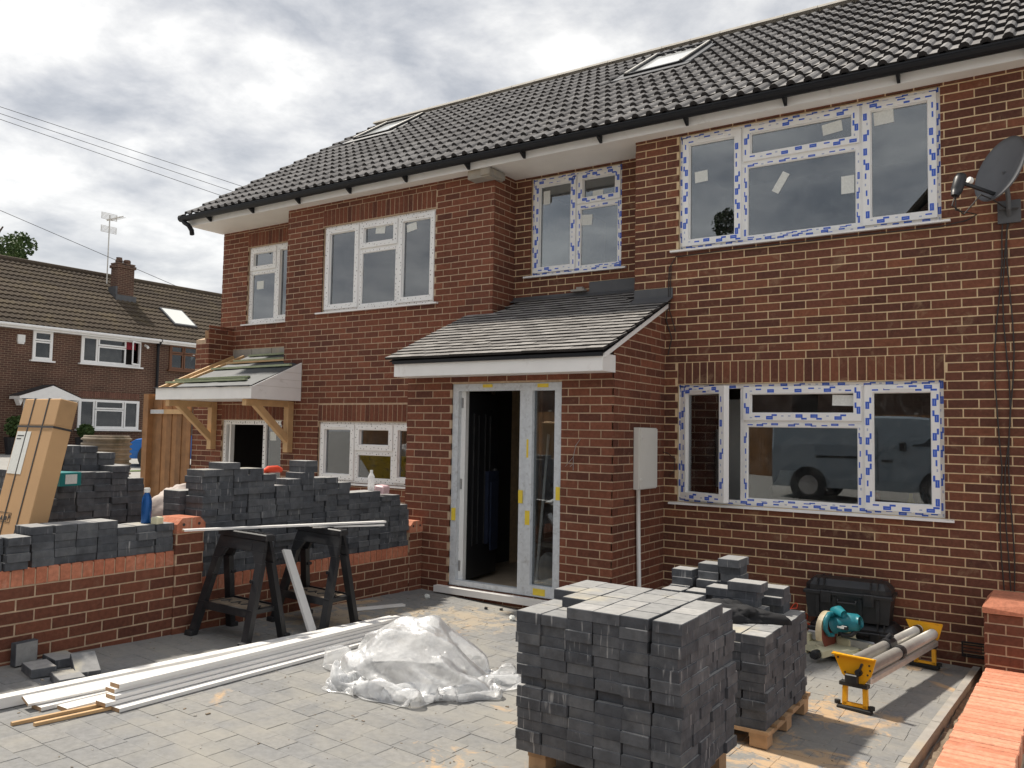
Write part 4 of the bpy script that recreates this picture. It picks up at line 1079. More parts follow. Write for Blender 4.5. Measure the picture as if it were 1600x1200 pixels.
def right_wall():
    w = thing('garden_wall', 'low brick wall with bright orange brick on edge top beside the drive', 'wall', (2.75, -2.5, 0))
    b = w.location; x0, x1 = 2.632, 2.965
    def sx(y): return .022*y
    def zt(y): return .105+.02*(-y-.5)
    c = MB(); vs = []
    c.add([(p[0]+sx(p[1]), p[1], p[2]) for p in [(x0+.01, -7.4, -.2), (x1-.01, -7.4, -.2), (x1-.01, -.5, -.2), (x0+.01, -.5, -.2), (x0+.01, -7.4, zt(-7.4)-.104), (x1-.01, -7.4, zt(-7.4)-.104), (x1-.01, -.5, zt(-.5)-.104), (x0+.01, -.5, zt(-.5)-.104)]], MB.BF)
    c.box(2.622, 3.14, -.5, -.012, -.3, .50)
    wc = part('wall', c, 'mortar_new', w, True)
    c = MB(); c.add([(p[0]+sx(p[1]), p[1], p[2]) for p in [(x0+.012, -7.4, zt(-7.4)-.103), (x1-.012, -7.4, zt(-7.4)-.103), (x1-.012, -.5, zt(-.5)-.103), (x0+.012, -.5, zt(-.5)-.103), (x0+.012, -7.4, zt(-7.4)-.014), (x1-.012, -7.4, zt(-7.4)-.014), (x1-.012, -.5, zt(-.5)-.014), (x0+.012, -.5, zt(-.5)-.014)]], MB.BF)
    part('coping_mortar', c, 'mortar_new', w, True)
    me = chamfer_block(x1-x0, .0685, .103, .005).mesh('coping_brick', 'cap_red'); y = -.505-.037
    while y > -7.3:
        inst('coping_brick', me, wc, Vector(((x0+x1)/2+sx(y)+rnd.uniform(-.004, .004), y, zt(y)-.103+rnd.uniform(-.002, .003)))-b, (-.02, 0, -.022+rnd.uniform(-.012, .012))); y -= .0755
    s = [((2.622, -.5), 0, field(-.006, .52, -.2, .498, (), (), -.02, .02)), ((2.622, -.01), -HP, field(0, .49, -.2, .498, (), (), -.02, .1))]
    lay(s, wc, 'brick_garden', 60)
    f = MB(); f.prism([(2.607, .503), (3.16, .503), (3.16, .545), (3.12, .60), (2.65, .60), (2.607, .545)], -.52, -.008, 'y'); 
    f.v = [(p[0], p[1]+(.045 if (p[2] > .59 and p[1] < -.3) else 0), p[2]) for p in f.v]
    part('pier_cap', f, 'cap_red', w, True)
right_wall()

# ---------------------------------------------------------------- charcoal block stacks
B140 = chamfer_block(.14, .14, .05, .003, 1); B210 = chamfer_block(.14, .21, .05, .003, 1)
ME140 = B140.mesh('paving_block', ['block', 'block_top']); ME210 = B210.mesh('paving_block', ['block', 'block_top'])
ORD = ['first', 'second', 'third', 'fourth', 'fifth', 'sixth', 'seventh', 'eighth', 'ninth', 'tenth', 'eleventh', 'twelfth', 'thirteenth', 'fourteenth', 'fifteenth']
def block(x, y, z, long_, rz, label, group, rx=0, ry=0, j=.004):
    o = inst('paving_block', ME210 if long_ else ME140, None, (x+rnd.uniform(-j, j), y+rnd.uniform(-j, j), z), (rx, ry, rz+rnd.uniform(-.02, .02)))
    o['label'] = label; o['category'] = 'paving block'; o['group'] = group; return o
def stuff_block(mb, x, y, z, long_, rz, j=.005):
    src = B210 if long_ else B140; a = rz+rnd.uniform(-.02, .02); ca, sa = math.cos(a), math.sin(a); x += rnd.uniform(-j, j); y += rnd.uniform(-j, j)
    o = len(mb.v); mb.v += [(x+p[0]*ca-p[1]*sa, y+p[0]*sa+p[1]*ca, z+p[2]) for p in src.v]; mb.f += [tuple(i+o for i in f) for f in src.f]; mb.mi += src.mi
def pallet(x0, x1, y0, y1, zt, label):
    """wooden pallet; its deck is at zt"""
    zb = max(gz(x0, y0), gz(x1, y1), gz(x0, y1), gz(x1, y0)); xm, ym = (x0+x1)/2, (y0+y1)/2
    t = thing('pallet', label, 'pallet', (xm, ym, gz(xm, ym)), group='wooden pallets under the block stacks')
    n = 6; ly = (y1-y0)
    for i in range(n):
        f = MB(); ya = y0+i*(ly-.09)/(n-1); f.box(x0, x1, ya, ya+.09, zt-.02, zt-.001); part('deck_board', f, 'wood_pallet', t, True)
    for k in range(3):
        xa = x0+.01+k*(x1-x0-.10-.02)/2
        f = MB(); f.box(xa, xa+.10, y0+.005, y1-.005, zt-.041, zt-.021); part('stringer', f, 'wood_pallet', t, True)
        for i in range(3):
            ya = y0+.01+i*(ly-.12)/2; f = MB()
            vs = [(xa+.002, ya, gz(xa, ya)+.004), (xa+.098, ya, gz(xa, ya)+.003), (xa+.098, ya+.1, gz(xa, ya)+.002), (xa+.002, ya+.1, gz(xa, ya)+.003)]; vs += [(p[0], p[1], zt-.042) for p in vs]
            f.add(vs, MB.BF); part('foot_block', f, 'wood_pallet', t, True)
def near_stack():
    x0, y0, zb = .905, -4.165, .238; pallet(.93, 1.72, -4.12, -3.47, zb, 'wooden pallet under the nearest stack of charcoal blocks')
    lab, grp = 'charcoal paving block in the tall stack nearest the camera', 'charcoal blocks in the nearest pallet stack'
    hid = MB(); NL = 14; R_ = random.Random(21)
    for k in range(NL):
        up = k >= 7; dx = (-.012 if up else .0)+(.010 if k == 7 else 0); dyk = (.022 if k == 6 else 0)+R_.uniform(-.004, .004)
        for i in range(6):
            seq = [.21, .21, .14, .14]; R_.shuffle(seq)
            if k == NL-1: seq = [.21, .14, .21, .14] if i % 2 else [.14, .21, .14, .21]
            y = y0+dyk+R_.uniform(-.010, .008)*(1 if i else 1)
            for q, l in enumerate(seq):
                yc = y+l/2; y += l; x = x0+.07+i*.14+dx
                if k == NL-1 and ((i < 2 and q == 0) or (i == 5 and q >= 3) or (i == 0 and q == 1)): continue
                vis = q == 0 or i == 5 or k >= NL-1 or (k == NL-2 and (i < 2 or i == 5))
                z = zb+k*.0508
                if k == NL-1: lab = 'charcoal block on top of nearest stack, %s column from left, %s from front' % (ORD[i], ORD[q])
                elif q == 0: lab = 'charcoal block in front face of nearest stack, %s layer up, %s from left' % (ORD[k], ORD[i])
                elif i == 5: lab = 'charcoal block in right side of nearest stack, %s layer up, %s from front' % (ORD[k], ORD[q])
                else: lab = 'charcoal block in second layer down of nearest stack, %s column from left, %s from front' % (ORD[i], ORD[q])
                if vis: block(x+(R_.uniform(0, .016) if i == 5 else 0), yc, z, l > .2, 0, lab, grp, j=.0035)
                else: stuff_block(hid, x, yc, z, l > .2, 0)
    solo('paving_blocks', 'charcoal paving blocks packed inside and behind the nearest stack', 'paving blocks', hid, ['block', 'block_top'], kind='stuff')
near_stack()
def second_stack():
    x1, y0, zb = 1.775, -3.02, .175; pallet(1.02, 1.785, -3.03, -2.15, zb, 'wooden pallet under the second stack of charcoal blocks near the wall')
    lab, grp = 'charcoal paving block in the second stack behind the nearest one', 'charcoal blocks in the second pallet stack'
    hid = MB(); R_ = random.Random(5); NL = 10
    for k in range(NL):
        for i in range(5):
            seq = [.21, .21, .14, .14, .14]; R_.shuffle(seq); y = y0+R_.uniform(-.008, .008)
            for q, l in enumerate(seq):
                yc = y+l/2; y += l; x = x1-.07-i*.147; z = zb+k*.0502
                if i == 0: lab = 'charcoal block in right side of second stack, %s layer up, %s from front' % (ORD[k], ORD[q])
                elif k == NL-1: lab = 'charcoal block on top of second stack, %s column from right, %s from front' % (ORD[i], ORD[q])
                else: lab = 'charcoal block in front face of second stack, %s layer up, beside its right corner' % ORD[k]
                if i == 0 or (i == 1 and q == 0) or (k == NL-1 and i < 3): block(x-(R_.uniform(0, .014) if i == 0 else 0), yc, z, l > .2, 0, lab, grp)
                else: stuff_block(hid, x, yc, z, l > .2, 0)
    solo('paving_blocks', 'charcoal paving blocks packed inside the second stack', 'paving blocks', hid, ['block', 'block_top'], kind='stuff')
    lab, grp = 'loose charcoal paving block piled on top of the second stack beside the wall', 'charcoal blocks piled on the second stack'
    zt = zb+NL*.0502
    for (x, y, n, pl) in ((1.61, -2.28, 3, 'rightmost rear column'), (1.47, -2.30, 3, 'second rear column from right'), (1.50, -2.50, 4, 'rightmost front column'), (1.36, -2.50, 3, 'second front column from right'), (1.33, -2.26, 6, 'tallest rear column'), (1.18, -2.25, 5, 'rear column left of the tallest'), (1.16, -2.45, 2, 'third front column from right'), (1.01, -2.28, 4, 'leftmost rear column'), (1.02, -2.48, 2, 'leftmost front column')):
        for k in range(n):
            lab = 'charcoal block piled on second stack, %s, %s up' % (pl, ORD[k])
            block(x+R_.uniform(-.01, .01), y, zt+k*.0502, (k+int(x*100)) % 3 == 0, HP if R_.random() < .5 else 0, lab, grp, j=.006)
second_stack()
def wall_stacks():
    lab, grp = 'charcoal paving block stacked on the lower left garden wall', 'charcoal blocks on the garden wall near the cardboard carton'
    R_ = random.Random(9)
    for i in range(11):
        n = 4 if i < 3 else (5 if i < 7 else 4)
        for k in range(n):
            lab = 'charcoal block on lower garden wall, %s column from the pier, %s layer up' % (ORD[i], ORD[k])
            block(-2.385+R_.uniform(-.012, .012)+(.03 if i == 7 else 0), -3.972-i*.1435-(.02 if i > 6 else 0), .862+k*.0502, True, HP, lab, grp, j=.005)
    hid = MB()
    prof = [(-3.60, 16), (-3.46, 16), (-3.32, 16), (-3.18, 16), (-3.04, 15), (-2.90, 13), (-2.76, 14), (-2.62, 14), (-2.48, 14), (-2.34, 14), (-2.20, 13), (-2.06, 11), (-1.92, 11), (-1.78, 11), (-1.64, 10), (-1.50, 10), (-1.37, 8)]
    for (y, n) in prof:
        sh = 0
        for k in range(n):
            z = .637+k*.0502
            stuff_block(hid, -2.385+R_.uniform(-.015, .012), y+R_.uniform(-.012, .012), z, True, HP)
    for k in range(3): stuff_block(hid, -2.38, -2.62+R_.uniform(-.03, .03), .637+(14+k)*.0502, True, HP)
    stuff_block(hid, -2.37, -3.42, .637+16*.0502, True, HP)
    solo('paving_blocks', 'tall stack of charcoal paving blocks on the garden wall behind the sawhorses', 'paving blocks', hid, ['block', 'block_top'], kind='stuff')
    hid = MB()
    for (ya, n, xs) in ((-3.66, 19, 1), (-3.52, 19, 1), (-3.38, 18, 1)):
        for q in range(xs):
            for k in range(n): stuff_block(hid, -2.61-q*.215, ya+.02, gz(-2.6, ya)+.05+k*.0502, True, HP)
    for (ya, n) in ((-4.34, 21), (-4.20, 23), (-4.06, 25), (-3.92, 25), (-3.78, 24), (-3.64, 22)):
        for q in range(3):
            m_ = n-(4 if q == 0 else 0) if ya < -3.9 else n-(2 if q == 0 else 0)
            for k in range(m_): stuff_block(hid, -3.30-q*.215+R_.uniform(-.01, .01), ya+R_.uniform(-.008, .008), gz(-3.2, ya)+.04+k*.0502, True, HP)
    solo('paving_blocks', 'stacks of charcoal paving blocks standing behind the garden wall beside the cardboard carton', 'paving blocks', hid, ['block', 'block_top'], kind='stuff')
    grp = 'loose charcoal blocks at the foot of the wall'
    for (x, y, dz, rx, ry, rz, l, lab) in ((-2.225, -4.955, .072, 0, HP, .1, False, 'charcoal block standing on edge against the foot of the garden wall'), (-2.085, -4.79, .0, .0, .0, 1.45, True, 'charcoal block lying flat beside the upright one at the garden wall'), (-1.985, -4.97, 0, 0, 0, 1.35, True, 'charcoal block lying flat, second from the garden wall end'),
            (-1.79, -4.80, .030, .36, .0, 1.25, True, 'charcoal block tilted on top of the loose blocks on the drive'), (-1.70, -4.95, 0, 0, 0, 1.30, True, 'charcoal block lying flat nearest the white boards')):
        block(x, y, gz(x, y)+.003+dz, l, rz, lab, grp, rx, ry, 0)
wall_stacks()

# ---------------------------------------------------------------- tools on the right
def black_case(x, y, z, rz, w_, d_, h_, label):
    t = thing('tool_case', label, 'tool case', (x, y, z), (0, 0, rz), 'black tool cases by the wall')
    a, b = w_/2, d_/2; hb = h_*.62
    f = MB(); f.add([(-a*.94, -b*.92, 0), (a*.94, -b*.92, 0), (a*.94, b*.92, 0), (-a*.94, b*.92, 0), (-a, -b, hb), (a, -b, hb), (a, b, hb), (-a, b, hb)], MB.BF)
    for sx in (-.7, -.3, .3, .7): f.box(sx*a-.014, sx*a+.014, -b-.010, -b+.02, .02, hb-.01)
    part('case_body', f, 'black_pl', t)
    f = MB(); f.cbox(-a-.016, a+.016, -b-.016, b+.016, hb+.001, hb+.03, .008); f.cbox(-a, a, -b, b, hb+.031, h_, .05)
    for sx in (-.62, .62): f.box(sx*a-.03, sx*a-.02, -b-.004, b+.004, hb+.03, h_+.003); f.box(sx*a+.02, sx*a+.03, -b-.004, b+.004, hb+.03, h_+.003)
    part('case_lid', f, 'black_pl', t)
    for sx in (-.5, .5):
        f = MB(); f.cbox(sx*a-.04, sx*a+.04, -b-.034, -b-.017, hb-.06, hb+.035, .006); part('latch', f, 'black_pl', t)
    f = MB(); f.tube([(-.07, -b-.018, hb-.03), (-.07, -b-.035, hb-.05), (.07, -b-.035, hb-.05), (.07, -b-.018, hb-.03)], .009, 8); part('handle', f, 'black_pl', t)
zc = gz(1.65, -.18)
black_case(1.665, -.185, zc+.004, .03, .68, .30, .26, 'lower black plastic tool case on the ground against the house wall')
black_case(1.62, -.195, zc+.268, .045, .66, .29, .32, 'upper black plastic tool case stacked against the house wall')

def mitre_saw():
    x, y = 1.60, -.56; t = thing('mitre_saw', 'cream and teal mitre saw on the drive in front of the tool cases', 'mitre saw', (x, y, gz(x, y)), (0, 0, -.25))
    f = MB(); f.prism([(-.29, -.05), (-.26, -.10), (-.1, -.12), (.1, -.12), (.26, -.10), (.29, -.05), (.29, .08), (.2, .11), (-.2, .11), (-.29, .08)], .035, .085, 'z')
    for sx in (-1, 1): f.cbox(sx*.25-.035, sx*.25+.035, -.10, .09, 0, .04, .006); f.cbox(sx*.27-.03, sx*.27+.03, .0, .06, .085, .15, .008)
    part('base', f, 'cream', t)
    f = MB(); f.lathe([(.15, .05), (.165, .06), (.165, .098), (.155, .104), (.0, .105)], (0, -.01, 0), 28); f.bar((0, -.1, .08), (-.02, -.29, .075), .09, .05); part('turntable', f, 'cream', t)
    f = MB(); f.lathe([(.036, 0), (.036, .05), (.025, .055), (.025, .08), (.0, .081)], (0, 0, 0), 14, 'y'); f.v = [(p[0]-.02, -p[1]-.285, p[2]+.075) for p in f.v]; part('locking_knob', f, 'black_pl', t)
    f = MB(); f.cbox(-.28, -.03, .03, .055, .1, .17, .01); f.cbox(.03, .28, .03, .055, .1, .17, .01); f.box(-.279, -.2, .028, .0295, .105, .15); part('fence', f, 'steel', t)
    f = MB(); f.bar((.02, .14, .08), (.02, .12, .27), .09, .08); f.cbox(-.03, .09, .02, .15, .105, .16, .012); part('arm_bracket', f, 'cream', t)
    # blade and guard, facing sideways
    f = MB(); f.lathe([(.0, -.002), (.125, -.002), (.125, .002), (.0, .002)], (-.035, -.06, .20), 36, 'x'); part('saw_blade', f, 'rust', t)
    f = MB(); n = 22; vs = []
    for i in range(n+1):
        a_ = math.radians(-25+235*i/n)
        for (r_, dx_) in ((.145, -.022), (.145, .022), (.06, .022), (.06, -.022)): vs.append((-.06+dx_, -.06-r_*math.cos(a_), .215+r_*math.sin(a_)*1.05))
    f.add(vs, [(i*4+k, i*4+(k+1) % 4, (i+1)*4+(k+1) % 4, (i+1)*4+k) for i in range(n) for k in range(4)]+[(0, 1, 2, 3), (n*4+3, n*4+2, n*4+1, n*4)]); part('blade_guard', f, 'cream_guard', t, smooth=False)
    f = MB(); f.tube([(-.03, -.03, .26), (.03, -.02, .28), (.10, -.01, .30), (.165, .0, .31), (.19, 0, .315)], [.07, .078, .074, .066, .045], 16); f.tube([(.0, .0, .29), (.0, -.02, .37), (.04, -.06, .385), (.09, -.08, .37)], [.045, .05, .042, .03], 12)
    part('motor', f, 'teal', t, smooth=True)
    f = MB(); f.tube([(-.005, -.03, .345), (-.01, -.12, .36), (-.012, -.17, .32), (-.012, -.175, .25), (-.008, -.13, .20), (-.004, -.07, .19)], [.022, .02, .019, .018, .017, .016], 10); part('handle', f, 'teal', t, smooth=True)
    f = MB(); f.tube([(.03, -.05, .24), (.07, -.06, .20), (.13, -.04, .21), (.16, .0, .25)], .018, 10); f.cbox(.08, .13, -.105, -.08, .255, .285, .004); part('motor_grille', f, 'black_pl', t)
    f = MB(); f.box(.05, .105, -.1075, -.1055, .262, .278); part('name_plate', f, 'paper', t)
mitre_saw()

def saw_stand():
    x, y = 2.09, -1.10; t = thing('saw_stand', 'yellow and silver folding saw stand lying on the drive', 'tool stand', (x, y, gz(x, y)), (math.atan(GC), 0, -.125))
    for s in (-1, 1):
        yy = s*.80
        f = MB(); th = .012
        f.prism([(-.135, .35), (.10, .335), (.135, .345), (.105, .235), (.065, .18), (-.02, .175), (-.075, .22)], yy-th/2, yy+th/2, 'y')
        f.box(-.135, .125, yy-.03*(s < 0), yy+.03*(s > 0), .338, .346)
        ep = part('end_plate', f, 'yellow', t)
        f = MB(); f.bar((-.055, yy, .165), (-.058, yy, .03), .028, .028); f.bar((.068, yy, .165), (.072, yy, .03), .028, .028); f.box(-.066, .082, yy-.014, yy+.014, .032, .05); part('leg_frame', f, 'yellow', t)
        f = MB(); f.box(-.085, .088, yy-.03, yy+.03, .155, .178); f.cbox(-.05, .03, yy-.035, yy+.03, .178, .23, .006); part('pivot_block', f, 'black_pl', t)
        f = MB(); f.cbox(-.105, .110, yy-.026, yy+.026, .002, .028, .008); f.tube([(-.105, yy, .028), (-.105, yy, .05)], .02, 8); f.tube([(.108, yy, .028), (.108, yy, .05)], .02, 8); part('rubber_foot', f, 'rubber', t)
        f = MB(); f.tube([(.035, yy+s*.012, .25), (.035, yy+s*.035, .25)], .022, 10); f.bar((.035, yy+s*.03, .25), (.06, yy+s*.034, .31), .016, .012); part('lever', f, 'black_pl', t)
        f = MB()
        for (px, pz) in ((-.10, .32), (.095, .30), (.085, .24), (-.055, .235), (.1, .27)): f.lathe([(.006, 0), (.006, .004), (0, .0042)], (px, 0, pz), 8, 'y'); 
        f.v = [(p[0], yy+(p[1]+th/2)*(1 if s > 0 else -1), p[2]) for p in f.v]; part('bolt', f, 'dot', t)
    f = MB(); f.tube([(-.04, -.79, .285), (-.04, .79, .285)], .036, 14); part('extension_tube', f, 'alu', t, smooth=True)
    f = MB(); f.tube([(.062, -.79, .265), (.062, .79, .265)], .040, 14); part('rail_tube', f, 'alu', t, smooth=True)
    f = MB(); f.cbox(.015, .105, -.79, .79, .185, .225, .01); part('lower_rail', f, 'alu', t)
    f = MB(); f.tube([(-.04, -.05, .285), (-.04, .09, .285)], .048, 12); f.tube([(-.04, .02, .33), (-.01, .02, .36)], .02, 10); part('clamp_collar', f, 'black_pl', t)
    f = MB(); f.tube([(.062, -.12, .265), (.062, -.04, .265)], .046, 12); part('clamp_collar', f, 'black_pl', t)
    f = MB(); f.tube([(-.04, .70, .285), (-.04, .76, .285)], .039, 12); part('tube_grip', f, 'black_pl', t)
saw_stand()

def cloth_blob(name, label, cat, c, rx, ry, h, mat, seed, n=72, m_=26, amp=.35, fold=5.0):
    f = MB(); vs = []
    for j in range(m_):
        t_ = j/(m_-1)
        for i in range(n):
            a_ = 2*PI*i/n; rr = math.sin(PI/2*(1-t_))**.8; d = Vector((math.cos(a_)*rr*1.3, math.sin(a_)*rr*1.3, seed))
            k = 1+amp*(noise.fractal(d*1.4, 1, 2, 4))
            fo = abs(noise.noise(d*fold))*.5
            vs.append((c[0]+rx*rr*k*math.cos(a_), c[1]+ry*rr*k*math.sin(a_), c[2]+max(.003, h*(math.sin(PI/2*t_)**.9)*(k+.2*noise.noise(d*2.3))-h*.35*fo*(.3+t_*(1-t_)*3))))
    f.add(vs, [(j*n+i, j*n+(i+1) % n, (j+1)*n+(i+1) % n, (j+1)*n+i) for j in range(m_-1) for i in range(n)])
    return solo(name, label, cat, f, mat, smooth=True)
cloth_blob('jacket', 'crumpled black jacket lying on the second block stack', 'jacket', (1.44, -2.66, .679), .30, .15, .085, 'cloth', 3.7, amp=.42, fold=3.2)

def dish():
    # bowl faces the camera side and slightly left, on a wall bracket
    t = thing('satellite_dish', 'grey satellite dish with black receiver arm mounted on the brick wall', 'satellite dish', (2.80, -.02, 3.60))
    c = Vector((2.75, -.27, 3.88)); ax = Vector((-.62, -.70, .34)).normalized(); sd = ax.cross(Vector((0, 0, 1))).normalized(); up = sd.cross(ax)
    f = MB(); n, m_ = 40, 8; vs = []
    for side in (0, 1):
        for j in range(m_+1):
            r_ = j/m_
            for i in range(n):
                a_ = 2*PI*i/n; vs.append(c+sd*(r_*.225*math.cos(a_))+up*(r_*.275*math.sin(a_))+ax*(.055*r_*r_-.012*side-.055))
    k = (m_+1)*n
    fs = [(j*n+i, j*n+(i+1) % n, (j+1)*n+(i+1) % n, (j+1)*n+i) for j in range(m_) for i in range(n)]
    fs += [tuple(k+q for q in reversed(f_)) for f_ in fs]+[(m_*n+(i+1) % n, m_*n+i, k+m_*n+i, k+m_*n+(i+1) % n) for i in range(n)]
    f.add(vs, fs); part('bowl', f, 'dish', t, True, True)
    b0 = c-up*.21-ax*.03; tip = c-up*.275+ax*.32-sd*.02
    f = MB(); f.bar(b0, tip, .022, .022); part('feed_arm', f, 'black_pl', t, True)
    f = MB(); f.tube([tip+up*.06, tip+up*.02, tip-up*.07, tip-up*.12], [.034, .046, .042, .028], 12); part('receiver', f, 'black_pl', t, True, True)
    f = MB(); f.lathe([(.0, 0), (.026, 0), (.028, .02), (.02, .035), (0, .036)], (0, 0, 0), 12, 'x'); M_ = Matrix.Translation(tip+up*.05-ax*.07) @ (-ax).to_track_quat('X', 'Z').to_matrix().to_4x4(); f.v = [tuple(M_ @ Vector(p)) for p in f.v]; part('feed_cap', f, 'white_pl', t, True)
    f = MB(); f.tube([c-ax*.05, (2.80, -.12, 3.68), (2.80, -.10, 3.60), (2.80, -.03, 3.56)], .018, 8); f.box(2.72, 2.88, -.035, -.008, 3.50, 3.68); f.box(2.735, 2.865, -.10, -.035, 3.60, 3.615); part('wall_bracket', f, 'dish', t, True)
    f = MB(); f.tube([tip-up*.1, tip-up*.2+ax*.0, tip-up*.22-ax*.12, b0+ax*.12-up*.06, b0-up*.05, (2.80, -.03, 3.60)], .006, 6); f.tube([tip-up*.1, tip-up*.22-ax*.04, (2.58, -.1, 3.58), (2.50, -.016, 3.56)], .005, 6); part('dish_cable', f, 'cable', t, True)
dish()
def utility_box():
    t = thing('utility_box', 'off white electricity meter box with a pipe below on the porch side wall', 'utility box', (-.13, -.42, 1.25))
    f = MB(); f.box(-.132, -.082, -.70, -.31, 1.268, 1.832); part('box_body', f, 'box_grey', t, True)
    f = MB(); f.box(-.081, -.068, -.69, -.32, 1.278, 1.822); f.tube([(-.072, -.668, 1.74), (-.058, -.668, 1.74)], .010, 8); f.tube([(-.072, -.668, 1.36), (-.058, -.668, 1.36)], .010, 8); part('box_door', f, 'box_grey', t, True)
    f = MB(); f.tube([(-.105, -.655, 1.269), (-.105, -.645, .9), (-.105, -.60, .0)], .020, 10); part('pipe', f, 'white_pl', t, True, True)
utility_box()
# ---------------------------------------------------------------- sawhorses and boards
def sawhorse(x, y, rz, label):
    t = thing('sawhorse', label, 'sawhorse', (x, y, gz(x, y)), (GROT[0], GROT[1], rz), 'folding plastic sawhorses')
    H, hl = .765, .215
    f = MB(); f.cbox(-hl-.03, hl+.03, -.045, .045, H-.045, H, .008)
    for k in range(9): f.box(-hl+k*.05, -hl+k*.05+.018, -.03, .03, H, H+.006)
    part('top_rail', f, 'black_pl', t)
    for s in (-1, 1):
        # side frame: apron with chamfered corners and two splayed legs
        f = MB(); ya, yb = s*.035, s*.205
        def P(u, h): k = (H-.05-h)/(H-.05); return (u, ya+(yb-ya)*k, h)
        def slab(q, th=.028):
            vs = [P(*p) for p in q]; n = len(q); nn = [(a, b-s*th, c) for a, b, c in vs]
            f.add(vs+nn, [tuple(range(n)), tuple(reversed(range(n, 2*n)))]+[(i, (i+1) % n, n+(i+1) % n, n+i) for i in range(n)])
        slab([(-hl-.01, H-.05), (hl+.01, H-.05), (hl+.024, H-.13), (-hl-.024, H-.13)])
        for e_ in (-1, 1):
            slab([(e_*(hl+.024), H-.131), (e_*(hl-.090), H-.131), (e_*(hl-.040), H-.205), (e_*(hl+.030), H-.205)])
            slab([(e_*(hl+.030), H-.206), (e_*(hl-.032), H-.206), (e_*(hl+.022), .0), (e_*(hl+.078), .0)], .045)
            p = P(e_*(hl+.05), .03); f.cbox(p[0]-.036, p[0]+.036, p[1]-.03, p[1]+.03, 0, .035, .006)
            q = P(e_*(hl-.02), H-.33); f.tube([(q[0], q[1]-s*.03, q[2]), (q[0], q[1]+s*.012, q[2])], .014, 8)
        part('leg_frame', f, 'black_pl', t)
        f = MB(); q0, q1 = P(-hl+.1, H-.10), P(hl-.1, H-.10); f.bar((q0[0], q0[1]+s*.001, q0[2]), (q1[0], q1[1]+s*.001, q1[2]), .05, .004, up=(0, s, .25)); part('raised_panel', f, 'black_pl', t)
    f = MB(); f.box(-hl-.02, hl+.02, -.135, .135, .205, .235); f.box(-hl-.05, hl+.05, -.150, -.136, .19, .245); f.box(-hl-.05, hl+.05, .136, .150, .19, .245); tr = part('tray', f, 'black_pl', t)
    f = MB(); f.box(-hl+.02, hl-.02, -.11, .11, .2355, .239); part('dust_on_tray', f, 'soil', tr)
    f = MB()
    for k in range(4): f.tube([(-hl+.06+k*.1, -.04, .241), (-hl+.09+k*.1, .03, .241), (-hl+.12+k*.1, -.02, .241)], .006, 5)
    part('tray_relief', f, 'black_pl', tr)
sawhorse(-1.93, -3.58, .10, 'black plastic sawhorse nearer the brick pier')
sawhorse(-1.88, -2.88, .06, 'black plastic sawhorse nearer the front door')
def plank(label, pts, w_, th, mat='white_board', end='mdf', up=(0, 0, 1), name='board', cat='board', group=None):
    p0, p1 = Vector(pts[0]), Vector(pts[1]); f = MB(); f.bar(p0, p1, w_, th, up); f.mi = [1, 1, 0, 0, 0, 0]
    o = solo(name, label, cat, f, [mat, end], group=group)
    # put the origin at the middle
    m_ = (p0+p1)/2; me = o.data; me.transform(Matrix.Translation(-m_)); o.location = m_; return o
zs = gz(-1.9, -3.5)+.775
plank('long thin white board lying across both sawhorses', ((-2.13, -3.93, zs+.012), (-1.63, -2.36, zs-.012)), .055, .014)
plank('thin white strip lying across the sawhorse nearer the door', ((-1.83, -2.98, zs-.022), (-1.60, -2.40, zs-.036)), .02, .012, name='strip', cat='strip')
plank('white board leaning upright against the sawhorse nearer the door', ((-1.63, -3.13, gz(-1.63, -3.13)+.01), (-2.03, -3.06, .80)), .085, .020, up=(1, .2, .6))
def g3(x, y, h): return (x, y, gz(x, y)+h)
plank('longest white board lying alone on the drive beside the pile of boards', (g3(-1.57, -6.4, .032), g3(-1.46, -2.42, .032)), .075, .055)
# stacked boards: (x at near end, y near, x far, y far, height)
GR = 'white boards piled on the drive'
for i, (xa, ya, xb, yb, h, w_, th, lab) in enumerate((
        (-1.39, -5.28, -1.42, -2.75, .012, .095, .020, 'white board at the back bottom of the board pile'),
        (-1.285, -5.20, -1.325, -2.80, .012, .095, .020, 'white board on the ground in the middle of the pile'),
        (-1.10, -5.02, -1.19, -2.70, .012, .09, .020, 'white board on the ground at the front of the pile'),
        (-1.165, -5.06, -1.235, -2.62, .034, .09, .020, 'white board in the second layer of the pile'),
        (-1.175, -5.00, -1.255, -2.66, .056, .085, .020, 'white board in the third layer of the pile'),
        (-1.215, -4.98, -1.265, -2.60, .078, .085, .020, 'white board in the fourth layer of the pile'),
        (-1.205, -4.96, -1.275, -2.55, .101, .085, .022, 'topmost white board of the pile'),
        (-1.43, -5.32, -1.37, -4.2, .045, .08, .014, 'short tilted white board at the back of the pile'))):
    plank(lab, (g3(xa, ya, h), g3(xb, yb, h)), w_, th, up=(0, 0, 1) if i < 7 else (.35, 0, 1), group=GR)
plank('thin bare wood strip sticking out below the white boards, the longer one', (g3(-1.25, -5.47, .010), g3(-1.17, -4.6, .012)), .022, .016, 'wood', 'wood', name='strip', cat='strip')
plank('thin bare wood strip sticking out below the white boards, the nearer one', (g3(-1.17, -5.40, .010), g3(-1.09, -4.5, .012)), .022, .016, 'wood', 'wood', name='strip', cat='strip')
plank('dusty offcut of board lying by the wall near the door', (g3(-1.98, -2.35, .012), g3(-1.83, -1.86, .012)), .06, .018)

